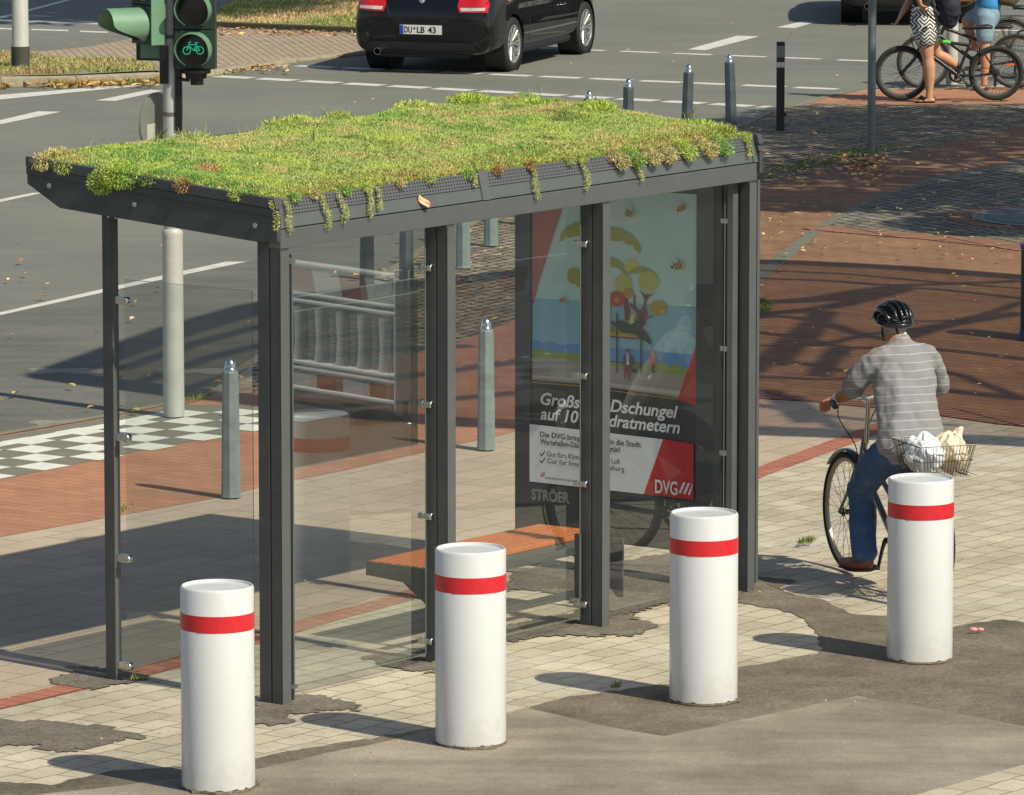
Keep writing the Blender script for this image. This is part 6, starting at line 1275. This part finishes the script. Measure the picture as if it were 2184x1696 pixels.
    groove('bumper_crease',[(-.80,.62),(-.60,.645),(.60,.645),(.80,.62)],CARP,.007,.002); groove('valance_edge',[(-.74,.30),(-.64,.40),(.64,.40),(.74,.30)],CARP,.008,.006)
    mb=MB(); x=rx(0,.52)-.012; mb.box(x,x+.03,-.27,.27,.455,.585); mb.build('plate_recess',VAL,t,bevel=.008)
    mb=MB(); mb.box(x-.006,x,-.26,.26,.467,.575); pl_=mb.build('number_plate',M('plate_white',rgb(220,220,212),.4),t,bevel=.002)
    mb=MB(); mb.box(x-.0075,x-.0062,.215,.258,.469,.573); mb.build('plate_blue',M('plate_blue',rgb(20,70,180),.4),pl_)
    fn=lambda p,q:(x-.0078,.205-p,.487+q)
    mb=MB(); add_text(mb,'DU',fn,.0,.0,.072,.10,.02); add_text(mb,'LB',fn,.16,0,.072,.095,.02); add_text(mb,'43',fn,.295,0,.072,.10,.02); mb.lathe([(0,0),(.013,0)],12,(0,0,0),'x')
    for i in range(len(mb.v)-24,len(mb.v)): mb.v[i]=mb.v[i]+Vector(fn(.13,.05))
    mb.build('plate_text',M('plate_black',rgb(28,28,30),.4),pl_)
    x=rx(0,.86)-.004; mb=MB(); mb.lathe([(0,x-.010),(.028,x-.010),(.028,x),],24,(0,0,.865),'x'); em=mb.build('emblem',M('emblem_blue',rgb(60,120,190),.3),t)
    mb=MB(); mb.lathe([(.028,x-.011),(.037,x-.011),(.037,x),(.028,x)],24,(0,0,.865),'x'); mb.build('emblem_ring',M('emblem_ring',rgb(190,190,190),.3,metal=.5),em)
    mb=MB(); mb.add([(x-.0115,0,.865),(x-.0115,.026,.865),(x-.0115,.018,.883),(x-.0115,0,.891)],[(0,1,2,3)]); mb.add([(x-.0115,0,.865),(x-.0115,-.026,.865),(x-.0115,-.018,.847),(x-.0115,0,.839)],[(0,1,2,3)]); mb.build('emblem_quarters',M('emblem_white',rgb(230,230,230),.3),em)
    mb=MB(); mb.lathe([(.038,-.87),(.042,-.87),(.042,-.6),(.036,-.6)],20,(0,.52,.262),'x',closed=True); mb.build('exhaust_pipe',CHROME,t,smooth=40)
    mb=MB(); mb.cbox((-.55,0,.23),(.4,1.1,.08)); mb.cbox((1.3,0,.2),(2.6,1.2,.06)); mb.build('underbody',VAL,t,bevel=.02)
    # side details on both sides
    for s in (-1,1):
        def sy(x,z,off=.003):
            h=bvh.ray_cast(Vector((x,s*3,z)),Vector((0,-s,0))); return (h[0].y if h[0] else s*.88)+s*off
        mb=MB()
        for poly in ([(.50,.34),(.56,.60),(.46,.86),(.40,.96)],[(1.62,.36),(1.62,.95)],[(.52,.34),(1.60,.34)],[(1.70,.34),(2.28,.34)],[(2.30,.34),(2.30,.92)]):
            q=[]
            for i in range(len(poly)-1):
                for j in range(8): q.append((poly[i][0]+(poly[i+1][0]-poly[i][0])*j/8,poly[i][1]+(poly[i+1][1]-poly[i][1])*j/8))
            q.append(poly[-1]); mb.loft([Vector((a,sy(a,b_,-.001),b_)) for a,b_ in q],[.004]*len(q),5)
        mb.build('door_seam',VAL,t)
        mb=MB(); q=[(.40+.25*i,.26+.0*i) for i in range(8)]; mb.loft([Vector((a,sy(a,.27,-.012),.235)) for a,b_ in q],[(.03,.045)]*8,8,ref=(0,0,1)); mb.build('side_skirt',VAL,t,smooth=50)
        for xh in (.72,1.78): mb=MB(); mb.loft([Vector((xh+.0,sy(xh,.86,.012),.86)),Vector((xh+.18,sy(xh+.18,.86,.014),.86))],[(.009,.016)]*2,8,ref=(0,0,1),round_ends=True); mb.build('door_handle',CARP,t,smooth=60)
    return t
cp=G(1078,151); hd=R(90-19)
# rear right contact point known: put the rear axle centre left of it
axc=cp+Vector((-math.sin(hd),math.cos(hd),0))*.762
car('black hatchback with plate DU LB 43 driving away across the junction',(axc.x,axc.y,0),hd)
cp=G(1812,46); axc=cp+Vector((math.sin(R(86)),-math.cos(R(86)),0))*.762
car('second black car at the top right edge, only its lower rear and left tyre showing',(axc.x,axc.y,0),R(86))
